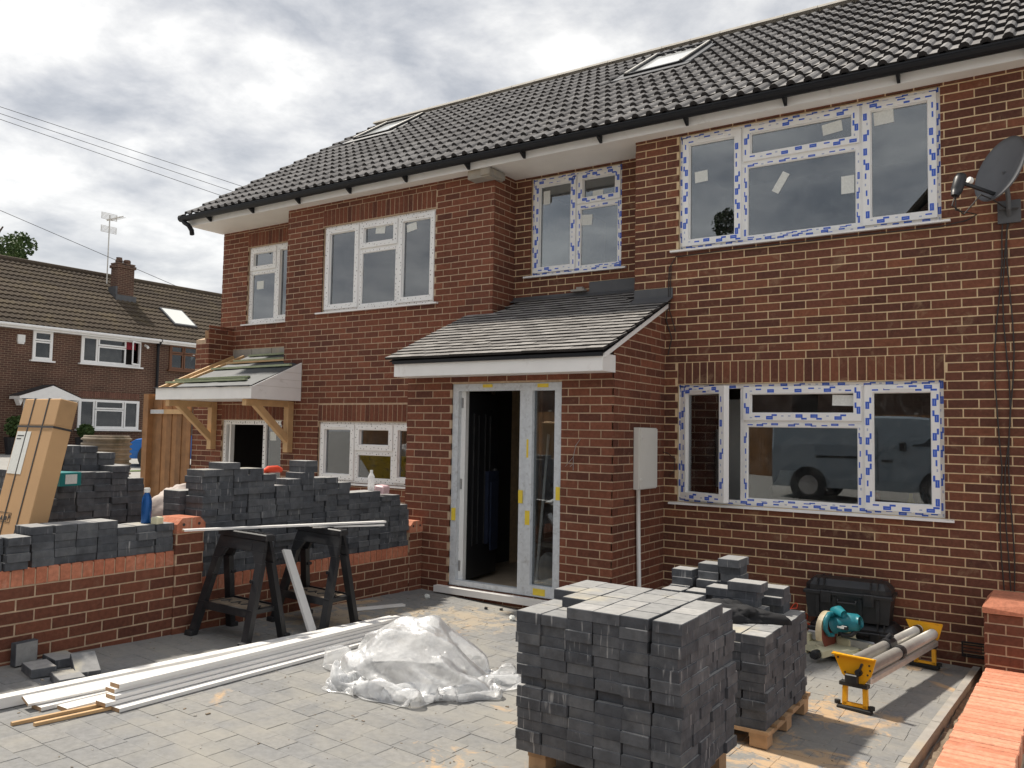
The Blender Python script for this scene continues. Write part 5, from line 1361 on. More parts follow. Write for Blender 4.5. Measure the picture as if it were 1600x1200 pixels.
def plastic():
    """a bunched polythene sheet: a stiff film relaxed over a few humps (position based, vectorised)"""
    cx, cy = -.33, -3.44; z0 = gz(cx, cy); N = 84; size = 2.25; d0 = size/(N-1); rg = np.random.RandomState(4)
    g = (np.arange(N)/(N-1)-.5)
    X, Y = np.meshgrid(g, g, indexing='ij')
    def fbm(sx, sy, k, amp):
        out = np.zeros((N, N))
        for i in range(N):
            for j in range(N): out[i, j] = amp*noise.fractal((X[i, j]*k+sx, Y[i, j]*k+sy, 1.7), 1, 2, 4)
        return out
    P = np.zeros((N, N, 3)); rr = np.sqrt(X**2+Y**2)+1e-6
    P[..., 0] = X*1.30+fbm(3, 1, 5, .07); P[..., 1] = Y*1.05+fbm(7, 5, 5, .07); P[..., 2] = .54+.14*np.cos(rr*4)+fbm(1, 9, 7, .12)
    Vv = np.zeros_like(P)
    AX = np.array([.40, .30, .33]); CE = np.array([0, .02, .03])
    off = [((1, 0), 1.0), ((0, 1), 1.0), ((1, 1), .7), ((1, -1), .7), ((2, 0), .55), ((0, 2), .55), ((4, 0), .18), ((0, 4), .18)]
    for step in range(130):
        Vv *= .95; Vv[..., 2] -= .0014; Q = P+Vv
        for it in range(7):
            for (a_, b_), st in off:
                rest = d0*math.hypot(a_, b_)
                if b_ >= 0: A, B = Q[:N-a_ or None, :N-b_ or None], Q[a_:, b_:]
                else: A, B = Q[:N-a_, -b_:], Q[a_:, :N+b_]
                D = B-A; L_ = np.sqrt((D**2).sum(-1, keepdims=True))+1e-9; C_ = D*((L_-rest)/L_)*.25*st
                A += C_; B -= C_
            D = (Q-CE)/AX; L_ = np.sqrt((D**2).sum(-1, keepdims=True))+1e-9; U_ = D/L_
            rad = 1+.10*np.sin(U_[..., :1]*5+1)*np.cos(U_[..., 1:2]*4)+.08*np.sin(U_[..., 1:2]*9+U_[..., 2:]*7)+.07*np.sin(U_[..., :1]*11-U_[..., 2:]*8)-.22*np.clip(U_[..., :1]-.1, 0, 1)
            Q += np.where(L_ < rad, D/L_*(rad-L_), 0)*AX
            low = Q[..., 2] < .006
            Q[..., 2] = np.maximum(Q[..., 2], .006)
            Q[..., :2] = np.where(low[..., None], P[..., :2]*.6+Q[..., :2]*.4, Q[..., :2])
        Vv = Q-P; P = Q
    th = np.arctan2(P[..., 1]/.46, P[..., 0]/.60); rr = np.sqrt((P[..., 0]/.60)**2+(P[..., 1]/.46)**2)+1e-6
    lim = .93+.10*np.sin(th*3+1)+.07*np.sin(th*7)+.05*np.sin(th*13+2); k = np.where(rr > lim, (lim+.12*np.tanh((rr-lim)/.5))/rr, 1)
    P[..., 0] *= k; P[..., 1] *= k
    a_ = .55; ca, sa = math.cos(a_), math.sin(a_); f = MB()
    W = P.reshape(-1, 3); x = W[:, 0]*ca-W[:, 1]*sa+cx; y = W[:, 0]*sa+W[:, 1]*ca+cy
    vs = [(float(p), float(q), float(r)+gz(p, q)+.002) for p, q, r in zip(x, y, W[:, 2])]
    f.add(vs, [(i*N+j, i*N+j+1, (i+1)*N+j+1, (i+1)*N+j) for i in range(N-1) for j in range(N-1)])
    solo('plastic_sheet', 'crumpled clear plastic sheet heaped in the middle of the drive', 'plastic sheet', f, 'polythene', smooth=True)
plastic()
def scraps():
    R_ = random.Random(3)
    for (x, y, r_, lab, mt) in ((-1.91, -1.43, .028, 'crumpled white paper ball on the drive left of the door', 'paper'), (-.86, -1.55, .03, 'scrap of white film on the drive beside the nearest block stack', 'paper')):
        f = MB(); vs = []; n, m_ = 10, 7
        for j in range(m_):
            for i in range(n):
                a_, b_ = 2*PI*i/n, PI*j/(m_-1); k = r_*(1+.45*noise.noise((math.cos(a_)*math.sin(b_)*3, math.sin(a_)*math.sin(b_)*3, math.cos(b_)*3)))
                vs.append((k*math.cos(a_)*math.sin(b_), k*math.sin(a_)*math.sin(b_), k*math.cos(b_)*.8+r_*.7))
        f.add(vs, [(j*n+i, j*n+(i+1) % n, (j+1)*n+(i+1) % n, (j+1)*n+i) for j in range(m_-1) for i in range(n)])
        solo('paper_scrap', lab, 'scrap', f, mt, (x, y, gz(x, y)))
    for (x, y, lab) in ((-1.27, -1.37, 'small black plastic packer on the drive below the door, left one'), (-1.15, -1.30, 'small black plastic packer on the drive below the door, right one')):
        f = MB(); f.cbox(-.014, .014, -.01, .01, 0, .022, .003); f.box(-.011, .011, -.0115, -.010, .003, .014); solo('packer', lab, 'packer', f, 'black_pl', (x, y, gz(x, y)), (0, 0, .4))
    # grit, mortar crumbs and wood chips trodden over the paving
    f = MB()
    for k in range(1500):
        if k % 3: x, y = R_.uniform(-2.2, 2.4), R_.uniform(-6.2, -.05)
        else: x, y = R_.gauss(-1.4, .6), R_.gauss(-2.4, .9)
        if x < -2.2 or x > 2.35 or y > -.05 or (x < -.1 and y > -1.2): continue
        r_ = R_.uniform(.0012, .0035)*(1 if R_.random() < .95 else 1.8); q = [Vector((R_.uniform(-1, 1), R_.uniform(-1, 1), 0))*r_ for _ in range(2)]
        z = gz(x, y); a_ = R_.uniform(0, 6.28); l_ = r_*R_.uniform(.8, 3); ca, sa = math.cos(a_), math.sin(a_)
        vs = [(x+u*l_*ca-v*r_*sa, y+u*l_*sa+v*r_*ca, z+h_*r_*.8+.0005) for h_ in (0, 1) for u, v in ((-1, -1), (1, -1), (1, 1), (-1, 1))]; f.add(vs, MB.BF, 0 if R_.random() < .6 else 1)
    solo('grit', 'scattered grit and wood chips on the drive', 'grit', f, ['concrete', 'soil'], kind='stuff')
    f = MB(); pts = []
    for k in range(40): a_ = k*.42; pts.append((1.17+.05*k/10+.055*math.cos(a_), -.35+.05*math.sin(a_)+.002*k, gz(1.2, -.3)+.30+.05*math.sin(a_*1.3)-.006*k))
    pts = [(1.02, -.5, gz(1.0, -.5)+.2), (1.12, -.42, gz(1.1, -.4)+.28)]+pts
    f.tube(pts, .004, 5); solo('cord', 'coiled orange red cord beside the tool cases', 'cord', f, 'red')
scraps()

# ---------------------------------------------------------------- on and behind the garden wall
def carton():
    t = thing('cardboard_carton', 'tall brown cardboard carton with black straps leaning behind the garden wall', 'carton', (-2.80, -4.95, gz(-2.8, -4.95)), (-.200, 0, .0))
    w_, d_, h_ = .24, .125, 1.665
    f = MB(); f.cbox(-w_, w_, 0, d_, 0, h_, .006); part('carton_body', f, 'cardboard', t)
    f = MB(); f.box(-w_+.004, w_+.0015, -.0015, d_+.001, h_-.185, h_-.182); f.box(w_, w_+.0015, .004, d_-.004, h_-.18, h_-.006); part('end_flap', f, 'card_dark', t)
    for x in (-.10, .09):
        f = MB(); f.box(x-.007, x+.007, -.003, -.0005, 0, h_); f.box(x-.007, x+.007, -.003, d_+.002, h_+.0005, h_+.003); part('strap', f, 'strap', t)
    for z in (h_-.20, .55):
        f = MB(); f.box(-w_-.002, w_+.004, -.0045, -.0032, z-.007, z+.007); f.box(w_+.0025, w_+.004, -.0032, d_, z-.007, z+.007); part('strap', f, 'strap', t)
    f = MB(); f.box(-.225, -.035, -.0024, -.0008, 1.13, 1.43); lb = part('paper_label', f, 'paper', t)
    f = MB()
    for k, (a, b) in enumerate(((-.21, -.12), (-.21, -.15))): f.box(a, b, -.0032, -.0025, 1.395-k*.022, 1.403-k*.022)
    part('label_print', f, 'ink', lb)
    f = MB(); z = .80; f.ring(-.225, -.015, z, z+.066, .003, -.0022, -.0008)
    f.box(-.200, -.188, -.0022, -.0008, z+.012, z+.036); f.prism([(-.211, z+.037), (-.177, z+.037), (-.194, z+.056)], -.0022, -.0008, 'y')
    f.prism([(-.155, z+.012), (-.115, z+.012), (-.135, z+.045)], -.0022, -.0008, 'y'); f.box(-.092, -.066, -.0022, -.0008, z+.012, z+.04); f.box(-.049, -.042, -.0022, -.0008, z+.012, z+.055); f.prism([(-.04, z+.03), (-.024, z+.03), (-.032, z+.055)], -.0022, -.0008, 'y')
    part('handling_marks', f, 'ink', t)
carton()
def bottles():
    t = thing('drinks_bottle', 'blue metal drinks bottle with pale cap standing on the wall stack', 'bottle', (-2.40, -4.05, 1.063))
    f = MB(); f.lathe([(.033, 0), (.036, .006), (.036, .15), (.031, .185), (.019, .212), (.018, .222), (.0, .2225)], (0, 0, 0), 22); part('bottle_body', f, 'blue_bottle', t, smooth=True)
    f = MB(); f.lathe([(.0205, .221), (.021, .225), (.021, .25), (.019, .254), (0, .2545)], (0, 0, 0), 18); part('cap', f, 'white_pl', t)
    t = thing('water_bottle', 'clear plastic water bottle on the tall stack under the window', 'bottle', (-2.37, -1.75, 1.192))
    f = MB(); f.lathe([(.028, 0), (.032, .01), (.032, .06), (.029, .07), (.032, .08), (.032, .13), (.014, .165), (.013, .175), (0, .1755)], (0, 0, 0), 16); part('bottle_body', f, 'polythene', t, smooth=True)
    f = MB(); f.lathe([(.0145, .1745), (.0145, .192), (0, .1925)], (0, 0, 0), 12); part('cap', f, 'white_pl', t)
    f = MB(); f.cbox(-.05, .05, -.065, .065, 0, .075, .012); f.mi = [0]*len(f.f)
    solo('food_packet', 'pink and orange food packet on the tall stack under the window', 'packet', f, 'pink', (-2.37, -1.60, 1.16), (0, .1, .2))
    f = MB(); f.tube([(0, -.10, .015), (0, -.05, .03), (0, .05, .032), (0, .10, .02)], [.015, .03, .03, .02], 10); solo('trowel_handle', 'orange red plastic tool on top of the tall block stack', 'tool', f, 'red', (-2.38, -2.93, 1.392), (0, 0, .1), smooth=True)
    f = MB(); f.cbox(-.03, .03, -.035, .035, 0, .05, .008); f.mi = [0]*len(f.f); solo('tape_measure', 'small cream tape measure at the end of the wall stack beside the bottle', 'tape measure', f, 'cream', (-2.31, -4.02, 1.064), (0, 0, .3))
    f = MB(); f.cbox(-.11, .11, -.09, .09, 0, .10, .004); f.box(.111, .1125, -.05, .05, .015, .085, 1); solo('small_carton', 'green blue carton with a white label on the stacks behind the wall', 'carton', f, ['turq', 'paper'], (-3.12, -4.30, 1.31), (0, 0, .2)); 
    cloth_blob('cement_sack', 'pale dusty cement sack lying behind the blue bottle', 'sack', (-3.15, -3.28, .98), .22, .30, .26, 'sack', 8.8, n=36, m_=14, amp=.12, fold=2)
    f = MB(); f.box(-3.45, -2.85, -3.6, -2.95, gz(-3.1, -3.3), .978); solo('brick_pack', 'pack of red bricks under the cement sack behind the wall', 'bricks', f, 'brick_red')
bottles()
def skip():
    t = thing('skip', 'scratched yellow skip full of rubbish at the left edge of the picture', 'skip', (-7.4, -4.0, gz(-7.4, -4)))
    z0 = gz(-7.4, -4); x0, x1, y0, y1 = -7.55, -6.30, -6.9, -3.32; zt = 1.27
    f = MB(); vs = [(x0+.2, y0+.6, z0), (x1-.2, y0+.6, z0), (x1-.2, y1-.5, z0), (x0+.2, y1-.5, z0), (x0, y0, zt), (x1, y0, zt), (x1, y1, zt), (x0, y1, zt)]
    f.add(vs, [MB.BF[0]]+list(MB.BF[2:])); part('skip_body', f, 'skip', t, True)
    f = MB()
    for (a, b) in (((x0, y0), (x1, y0)), ((x1, y0), (x1, y1)), ((x1, y1), (x0, y1)), ((x0, y1), (x0, y0))): f.bar((a[0], a[1], zt), (b[0], b[1], zt), .09, .09)
    part('skip_rim', f, 'skip', t, True)
    f = MB(); 
    for y in (-5.6, -4.6): f.bar((x1-.20, y, z0+.05), (x1+.0, y, zt-.05), .09, .05, up=(1, 0, 0))
    part('skip_rib', f, 'skip', t, True)
    f = MB(); f.quad((x0+.08, y0+.08, zt-.12), (x1-.08, y0+.08, zt-.12), (x1-.08, y1-.08, zt-.12), (x0+.08, y1-.08, zt-.12)); part('rubble', f, 'soil', t, True)
    cloth_blob('rubbish_sack', 'white plastic sack on top of the skip rubbish', 'sack', (-6.85, -3.72, 1.24), .36, .32, .26, 'bag_white', 2.2, n=40, m_=16)
    cloth_blob('rubbish_sack', 'black plastic sack in the skip below the white one', 'sack', (-6.9, -4.4, 1.18), .4, .5, .22, 'black_pl', 6.2, n=40, m_=16)
skip()
def gate():
    t = thing('wooden_gate', 'tall stained wooden side gate beside the left house', 'gate', (-8.2, -.02, .4))
    zb, zt = .42, 2.235
    f = MB(); f.box(-8.76, -8.63, -.10, .06, zb-.2, zt+.03); part('gate_post', f, 'wood_gate', t, True)
    x = -8.62; i = 0
    while x < -7.66:
        w_ = .125; f = MB(); yo = -.012*(i % 2); f.box(x+.002, min(x+w_, -7.645)-.002, -.02+yo, -.004+yo, zb, zt-rnd.uniform(0, .012)); part('gate_board', f, 'wood_gate', t, True); x += w_; i += 1
    f = MB(); f.box(-8.60, -7.66, -.072, -.034, 1.955, 2.025); part('gate_rail', f, 'wood', t, True)
    f = MB(); f.box(-8.61, -8.26, -.078, -.073, 1.96, 2.02); part('hinge_plate', f, 'steel', t, True)
gate()
def drum():
    f = MB(); prof = []; z = 0
    for k in range(13): prof += [(.37, z), (.40, z+.012), (.40, z+.035), (.37, z+.047), (.365, z+.075)]; z += .085
    prof += [(.35, z), (.33, z), (.325, z-.1), (0, z-.1)]
    solo('ribbed_ring', 'weathered ribbed concrete ring standing by the drive of the left house', 'concrete ring', f.lathe(prof, (0, 0, 0), 32), 'ring', (-10.62, .42, gz(-10.5, .4)-.0))
drum()
def boxcar(name, label, cat, loc, rz, L_, W_, H_, paint, van=False):
    """body built from cross sections along its length"""
    t = thing(name, label, cat, loc, (0, 0, rz))
    h0 = .28; a, b = L_/2, W_/2
    if van: secs = [(-a, .55, .92, .90), (-a+.04, .62, 1.0, .93), (-a+.5, .66, 1.0, .93), (a*.35, .66, 1.0, .93), (a*.52, .60, .98, .88), (a*.72, .60, .55, .97), (a*.97, .52, .40, .95), (a, .42, .34, .9)]
    else: secs = [(-a, .50, .50, .88), (-a+.1, .62, .62, .92), (-a*.72, .64, .95, .80), (-a*.3, .64, 1.0, .78), (a*.12, .63, .98, .78), (a*.42, .62, .66, .92), (a*.85, .56, .54, .92), (a, .42, .42, .85)]
    f = MB(); vs = []
    for (x, belt, top, tw) in secs:
        zb, zt = H_*belt, max(H_*top, H_*belt+.01); vs += [(x, -b*.94, h0), (x, -b, h0+.2), (x, -b, zb), (x, -b*tw, zt-.05), (x, -b*tw*.85, zt), (x, b*tw*.85, zt), (x, b*tw, zt-.05), (x, b, zb), (x, b, h0+.2), (x, b*.94, h0)]
    n = 10; fs = [(i*n+k, i*n+(k+1) % n, (i+1)*n+(k+1) % n, (i+1)*n+k) for i in range(len(secs)-1) for k in range(n)]+[tuple(reversed(range(n))), tuple(range((len(secs)-1)*n, len(secs)*n))]
    f.add(vs, fs); part('body', f, paint, t)
    f = MB()
    if van: rng = [(a*.38, a*.56)]
    else: rng = [(-a*.66, -a*.05), (-a*.02, a*.34)]
    for s in (-1, 1):
        for (xa, xb) in rng:
            zb, zt = H_*.66, H_*.93; f.add([(xa, s*(b+.004), zb), (xb+.1, s*(b+.004), zb), (xb-.05, s*(b*.80+.03), zt), (xa+.05, s*(b*.80+.03), zt)], [(0, 1, 2, 3)])
    part('side_window', f, 'dark_glass', t)
    f = MB(); x_ = (a*.54 if van else a*.14); f.add([(x_, -b*.75, H_*.93), (x_, b*.75, H_*.93), (x_+(.42 if van else .55), b*.86, H_*.67), (x_+(.42 if van else .55), -b*.86, H_*.67)], [(0, 1, 2, 3)]); f.v = [(p[0]+.03, p[1], p[2]+.02) for p in f.v]; part('windscreen', f, 'dark_glass', t)
    for sx in (-.62, .62):
        for s in (-1, 1):
            f = MB(); f.lathe([(.0, -.1), (.30, -.1), (.33, -.07), (.33, .07), (.30, .1), (0, .1)], (sx*a, s*(b-.09), .33), 24, 'y'); wo_ = part('wheel', f, 'rubber', t)
            f = MB(); f.lathe([(.0, 0), (.2, 0), (.21, .012), (.0, .02)], (sx*a, s*(b+.012) if s > 0 else -(b+.03), .33), 20, 'y'); part('rim', f, 'steel', wo_)
            f = MB(); f.lathe([(.37, 0), (.40, 0), (.40, .02), (.37, .02)], (sx*a, (b-.005) if s > 0 else -(b+.015), .34), 28, 'y'); part('wheel_arch', f, 'black_pl', t)
    for s in (-1, 1):
        f = MB(); f.cbox(a*.30-.06, a*.30+.06, s*(b+.09)-.08, s*(b+.09)+.08, H_*.60, H_*.71, .03); part('mirror', f, 'black_pl', t)
        f = MB(); f.cbox(-a-.012, -a+.06, s*b*.88-.07, s*b*.88+.07, H_*.4, H_*.56, .01); part('tail_light', f, 'red', t)
        f = MB(); f.cbox(a-.14, a+.012, s*b*.76-.14, s*b*.76+.14, H_*.36, H_*.44, .02); part('headlight', f, 'dark_glass', t)
    if van:
        f = MB()
        for s in (-1, 1): f.box(-a*.55, a*.05, s*(b+.004)-.004, s*(b+.004)+.004, H_*.50, H_*.525); f.box(a*.06, a*.065, s*(b+.003)-.004, s*(b+.003)+.004, H_*.22, H_*.86); f.box(a*.10, a*.20, s*(b+.012)-.008, s*(b+.012)+.008, H_*.47, H_*.495)
        part('door_rail', f, 'black_pl', t)
    return t
boxcar('parked_car', 'bright blue car parked in front of the far house', 'car', (-17.6, 7.35, .60), math.radians(-125), 4.0, 1.72, 1.42, 'car_blue')
boxcar('parked_van', 'grey van parked near the wall, seen only as a reflection in the lower window', 'van', (-.4, -12.6, gz(-.4, -12.6)-.03), 0, 4.3, 1.78, 1.9, 'van_grey', True)

# ---------------------------------------------------------------- far houses
def far_window(parent, y0, y1, z0, z1, cells, mat='upvc', open_=None):
    x = -27+.0
    f = MB(); 
    def ringx(mb, a, b, c, d, w_, xa, xb): 
        q = MB(); q.ring(a, b, c, d, w_, 0, xb-xa); mb.add([(xb-p[1], p[0], p[2]) for p in q.v], q.f)
    ringx(f, y0, y1, z0, z1, .07, x-.03, x+.05)
    for c in cells: ringx(f, c[0], c[1], c[2], c[3], .055, x-.03, x+.055)
    wo_ = part('window', f, mat, parent, True)
    for c in cells: f = MB(); f.box(x+.0, x+.012, c[0]+.05, c[1]-.05, c[2]+.05, c[3]-.05); part('pane', f, 'glass_far', wo_, True)
    f = MB(); f.box(x-.02, x+.14, y0-.08, y1+.08, z0-.06, z0-.005); part('sill', f, mat, wo_, True)
    f = MB(); f.box(x-.6, x-.59, y0-.1, y1+.1, z0-.1, z1+.1); part('room_lining', f, 'dark_room', parent, True)
    return wo_
def far_roof(parent, ya, yb, x0, z0, x1, z1):
    f = MB(); L_ = math.hypot(x1-x0, z1-z0); rows = 15; ca, sa = (x1-x0)/L_, (z1-z0)/L_
    ys = []; y = ya
    while y < yb: ys.append(y); y += .05
    ys.append(yb); n = len(ys)
    for r in range(rows):
        s0, s1 = r*L_/rows-.03, (r+1)*L_/rows+.02; vs = []
        for (s, h) in ((s0, .045), (s1, .0), (s0, .01)):
            for y in ys:
                w_ = .035*max(0, math.sin(2*PI*y/.20))**.7 if math.sin(2*PI*y/.20) > 0 else 0
                hh = h+(w_ if h != .01 else w_*.5); vs.append((x0+s*ca-hh*sa*(-1 if ca > 0 else 1)*-1, y, z0+s*sa+hh*abs(ca)))
        f.add(vs, [(i, i+1, n+i+1, n+i) for i in range(n-1)]+[(2*n+i, 2*n+i+1, i+1, i) for i in range(n-1)])
    return part('roof', f, 'tile_far', parent, True)
def far_house(label, ya, yb, first):
    t = thing('brick_house', label, 'house', (-29, (ya+yb)/2, .7)); X = -27.0; zt = 5.2
    # facade with openings
    if first: ops = [(7.09, 7.77, 4.03, 5.08), (8.81, 11.17, 4.06, 5.08), (8.80, 11.20, 1.62, 2.73), (6.9, 7.98, .6, 2.62)]
    else: ops = [(12.43, 13.76, 4.07, 5.1)]
    c = MB(); core(c, (X, 0), HP, ya, yb, .2, zt, ops, t=.2, depth=.15)
    xb = -35.0
    for y in (ya, yb): c.add([(X, y, .2), (xb, y, .2), (xb, y, zt), (-31, y, 8.1), (X, y, zt)], [(0, 1, 2, 3, 4)])
    c.quad((xb, ya, .2), (xb, yb, .2), (xb, yb, zt), (xb, ya, zt)); part('wall', c, 'brick_far', t, True)
    ro = far_roof(t, ya-.02, yb, -26.72, 5.22, -31.0, 8.15)
    f = MB(); f.quad((-31, ya, 8.15), (-31, yb, 8.15), (-35.3, yb, 5.2), (-35.3, ya, 5.2)); part('rear_roof', f, 'tile_far', t, True)
    f = MB(); f.tube([(-31, ya, 8.17), (-31, yb, 8.17)], .12, 8); part('ridge', f, 'tile_far', ro, True)
    f = MB(); f.tube([(-26.70, ya+.05, 5.17), (-26.70, yb, 5.17)], .06, 8); f.box(-27, -26.74, ya+.05, yb, 5.06, 5.18); part('gutter', f, 'upvc_trim', t, True)
    if first:
        far_window(t, 7.09, 7.77, 4.03, 5.08, [(7.13, 7.73, 4.72, 5.04), (7.13, 7.73, 4.08, 4.70)])
        w2 = far_window(t, 8.81, 11.17, 4.06, 5.08, [(8.86, 9.42, 4.11, 5.04), (9.44, 10.55, 4.76, 5.04), (9.44, 10.55, 4.11, 4.74)])
        f = MB(); f.box(-27.25, -27.2, 8.9, 11.1, 4.74, 5.06); part('curtain', f, 'curtain', t, True)
        # casement standing open
        q = MB(); q.ring(0, .58, 4.12, 5.04, .06, 0, .05); f = MB(); a_ = .5
        f.add([(-26.94+math.sin(a_)*(.58-p[0])+p[1]*math.cos(a_), 11.13-(.58-p[0])*math.cos(a_), p[2]) for p in q.v], q.f); part('open_sash', f, 'upvc', w2, True)
        far_window(t, 8.80, 11.20, 1.62, 2.73, [(8.85, 9.41, 1.68, 2.69), (9.44, 10.56, 2.38, 2.69), (9.44, 10.56, 1.68, 2.36), (10.59, 11.15, 1.68, 2.69)])
        f = MB(); y = 8.82
        while y < 11.2: f.box(X+.0, X+.008, y, y+.058, 2.80, 3.02); y += .075
        part('soldier_bricks', f, 'soldier_far', t, True, kind='stuff')
        # alarm box, camera, porch canopy, door
        f = MB(); f.box(X, X+.09, 6.56, 6.80, 4.60, 4.86); f.box(X, X+.08, 6.58, 6.78, 4.54, 4.595); part('alarm_box', f, 'white_pl', t, True)
        f = MB(); f.tube([(X, 11.36, 4.95), (X+.12, 11.38, 4.90), (X+.3, 11.30, 4.84)], .05, 8); part('security_camera', f, 'white_pl', t, True)
        f = MB(); f.prism([(6.40, 2.64), (8.50, 2.64), (8.50, 2.72), (7.50, 3.12), (6.40, 2.72)], X+.68, X+.76, 'x'); f.box(X, X+.70, 6.42, 6.50, 2.62, 2.72); f.box(X, X+.70, 8.40, 8.48, 2.62, 2.72)
        f.prism([(6.42, 2.62), (6.60, 2.62), (6.52, 2.40)], X+.3, X+.6, 'x'); f.prism([(8.30, 2.62), (8.48, 2.62), (8.38, 2.40)], X+.3, X+.6, 'x')
        po = part('porch_canopy', f, 'upvc_trim', t, True)
        f = MB(); f.add([(X, 6.38, 2.74), (X+.78, 6.38, 2.74), (X+.78, 7.50, 3.16), (X, 7.50, 3.16)], [(0, 1, 2, 3)]); f.add([(X, 7.50, 3.16), (X+.78, 7.50, 3.16), (X+.78, 8.52, 2.74), (X, 8.52, 2.74)], [(0, 1, 2, 3)]); part('canopy_tiles', f, 'tile_edge', po, True)
        f = MB(); f.box(X-.05, X-.01, 7.3, 7.98, .6, 2.62); f.box(X-.05, X+.02, 6.88, 6.98, .6, 2.62); f.box(X-.05, X+.02, 7.22, 7.30, .6, 2.62); dp = part('front_door', f, 'upvc', t, True)
        f = MB(); f.box(X-.03, X-.02, 6.98, 7.22, .7, 2.6); part('side_light', f, 'dark_glass', dp, True)
        # chimney with aerial
        f = MB(); f.box(-29.75, -29.25, 11.42, 12.15, 6.2, 8.45); f.box(-29.80, -29.20, 11.37, 12.20, 8.30, 8.42); f.box(-29.77, -29.23, 11.40, 12.17, 8.451, 8.51)
        ch = part('chimney', f, 'brick_far', t, True)
        f = MB(); f.lathe([(.13, 8.53), (.15, 8.6), (.11, 8.72), (.12, 8.75), (0, 8.751)], (-29.5, 11.6, 0), 12); f.lathe([(.14, 8.53), (.15, 8.65), (.12, 8.70), (0, 8.701)], (-29.5, 11.95, 0), 12); part('chimney_pot', f, 'brick_far', ch, True)
        f = MB(); f.box(-29.24, -29.17, 11.34, 12.24, 6.92, 7.16); f.box(-29.75, -29.2, 11.33, 11.41, 6.9, 7.5); part('chimney_flashing', f, 'lead', ch, True)
    else:
        far_window(t, 12.43, 13.76, 4.07, 5.1, [(12.48, 13.05, 4.76, 5.06), (12.48, 13.05, 4.12, 4.74), (13.08, 13.72, 4.76, 5.06), (13.08, 13.72, 4.12, 4.74)], 'brown_frame')
        f = MB(); L_ = math.hypot(4.28, 2.93); ux, uz = -4.28/L_, 2.93/L_
        def rp(s, y, h): return (-26.72+ux*s+uz*h, y, 5.22+uz*s-ux*h)
        for (mt, nm, a, b, c_, d, h0, h1) in (('lead', 'skylight', 13.15, 14.25, 1.35, 2.75, .03, .10), ('paper', 'pane', 13.22, 14.18, 1.43, 2.67, .1005, .108)):
            f = MB(); f.add([rp(*q) for q in ((c_, a, h0), (c_, b, h0), (d, b, h0), (d, a, h0), (c_, a, h1), (c_, b, h1), (d, b, h1), (d, a, h1))], MB.BF); part(nm, f, mt, ro, True)
    return t
far_house('far brick house across the road with white windows and a gabled door canopy', 3.0, 11.85, True)
far_house('far brick house joined on the right with brown window frames and a black downpipe', 11.855, 19.0, False)
f = MB(); f.tube([(-26.88, 11.86, 5.1), (-26.88, 11.86, .7)], .055, 8); f.tube([(-26.70, 11.86, 5.17), (-26.88, 11.86, 4.95)], .055, 8)
solo('downpipe', 'black downpipe between the two far houses', 'downpipe', f, 'gutter')
def aerial():
    t = thing('television_aerial', 'grey television aerial on a tall pole above the far chimney', 'aerial', (-29.6, 11.17, 8.2))
    f = MB(); f.tube([(-29.6, 11.17, 7.6), (-29.6, 11.17, 10.45)], .028, 6); part('pole', f, 'alu', t, True)
    f = MB(); f.tube([(-29.6, 11.05, 10.2), (-28.5, 11.1, 10.25)], .018, 6)
    for k in range(9): x = -29.5+k*.12; f.tube([(x, 10.95-.0, 10.22), (x, 11.25, 10.22)], .008, 5)
    part('boom', f, 'alu', t, True)
    f = MB()
    for dz in (.12, -.42):
        for k in range(6): z = 10.15+dz+k*.05; f.tube([(-29.62, 10.82, z), (-29.62, 11.5, z)], .011, 5)
        f.tube([(-29.62, 10.84, 10.15+dz), (-29.62, 10.84, 10.4+dz)], .011, 5); f.tube([(-29.62, 11.48, 10.15+dz), (-29.62, 11.48, 10.4+dz)], .011, 5)
    part('reflector', f, 'alu', t, True)
aerial()
def wires():
    for (p, q, e0, e1, lab) in (((-27.3, 5.7, 12.7), (-23.5, 13.1, 11.2), 3, 1.2, 'topmost overhead wire crossing the sky at the left'), ((-27.4, 5.8, 12.5), (-23.8, 12.7, 11.0), 3, 1.2, 'middle overhead wire crossing the sky at the left'), ((-27.4, 5.8, 12.3), (-24.1, 12.4, 10.8), 3, 1.2, 'lowest of the three overhead wires at the left'), ((-28.1, 6.3, 9.3), (-25.4, 12.0, 7.1), 2, 1.1, 'overhead wire running down behind the far chimney')):
        p, q = Vector(p), Vector(q); a, b = q+(p-q)*e0, p+(q-p)*e1; f = MB(); f.tube([a.lerp(b, k/16) for k in range(17)], .010, 5); solo('overhead_wire', lab, 'wire', f, 'cable')
wires()

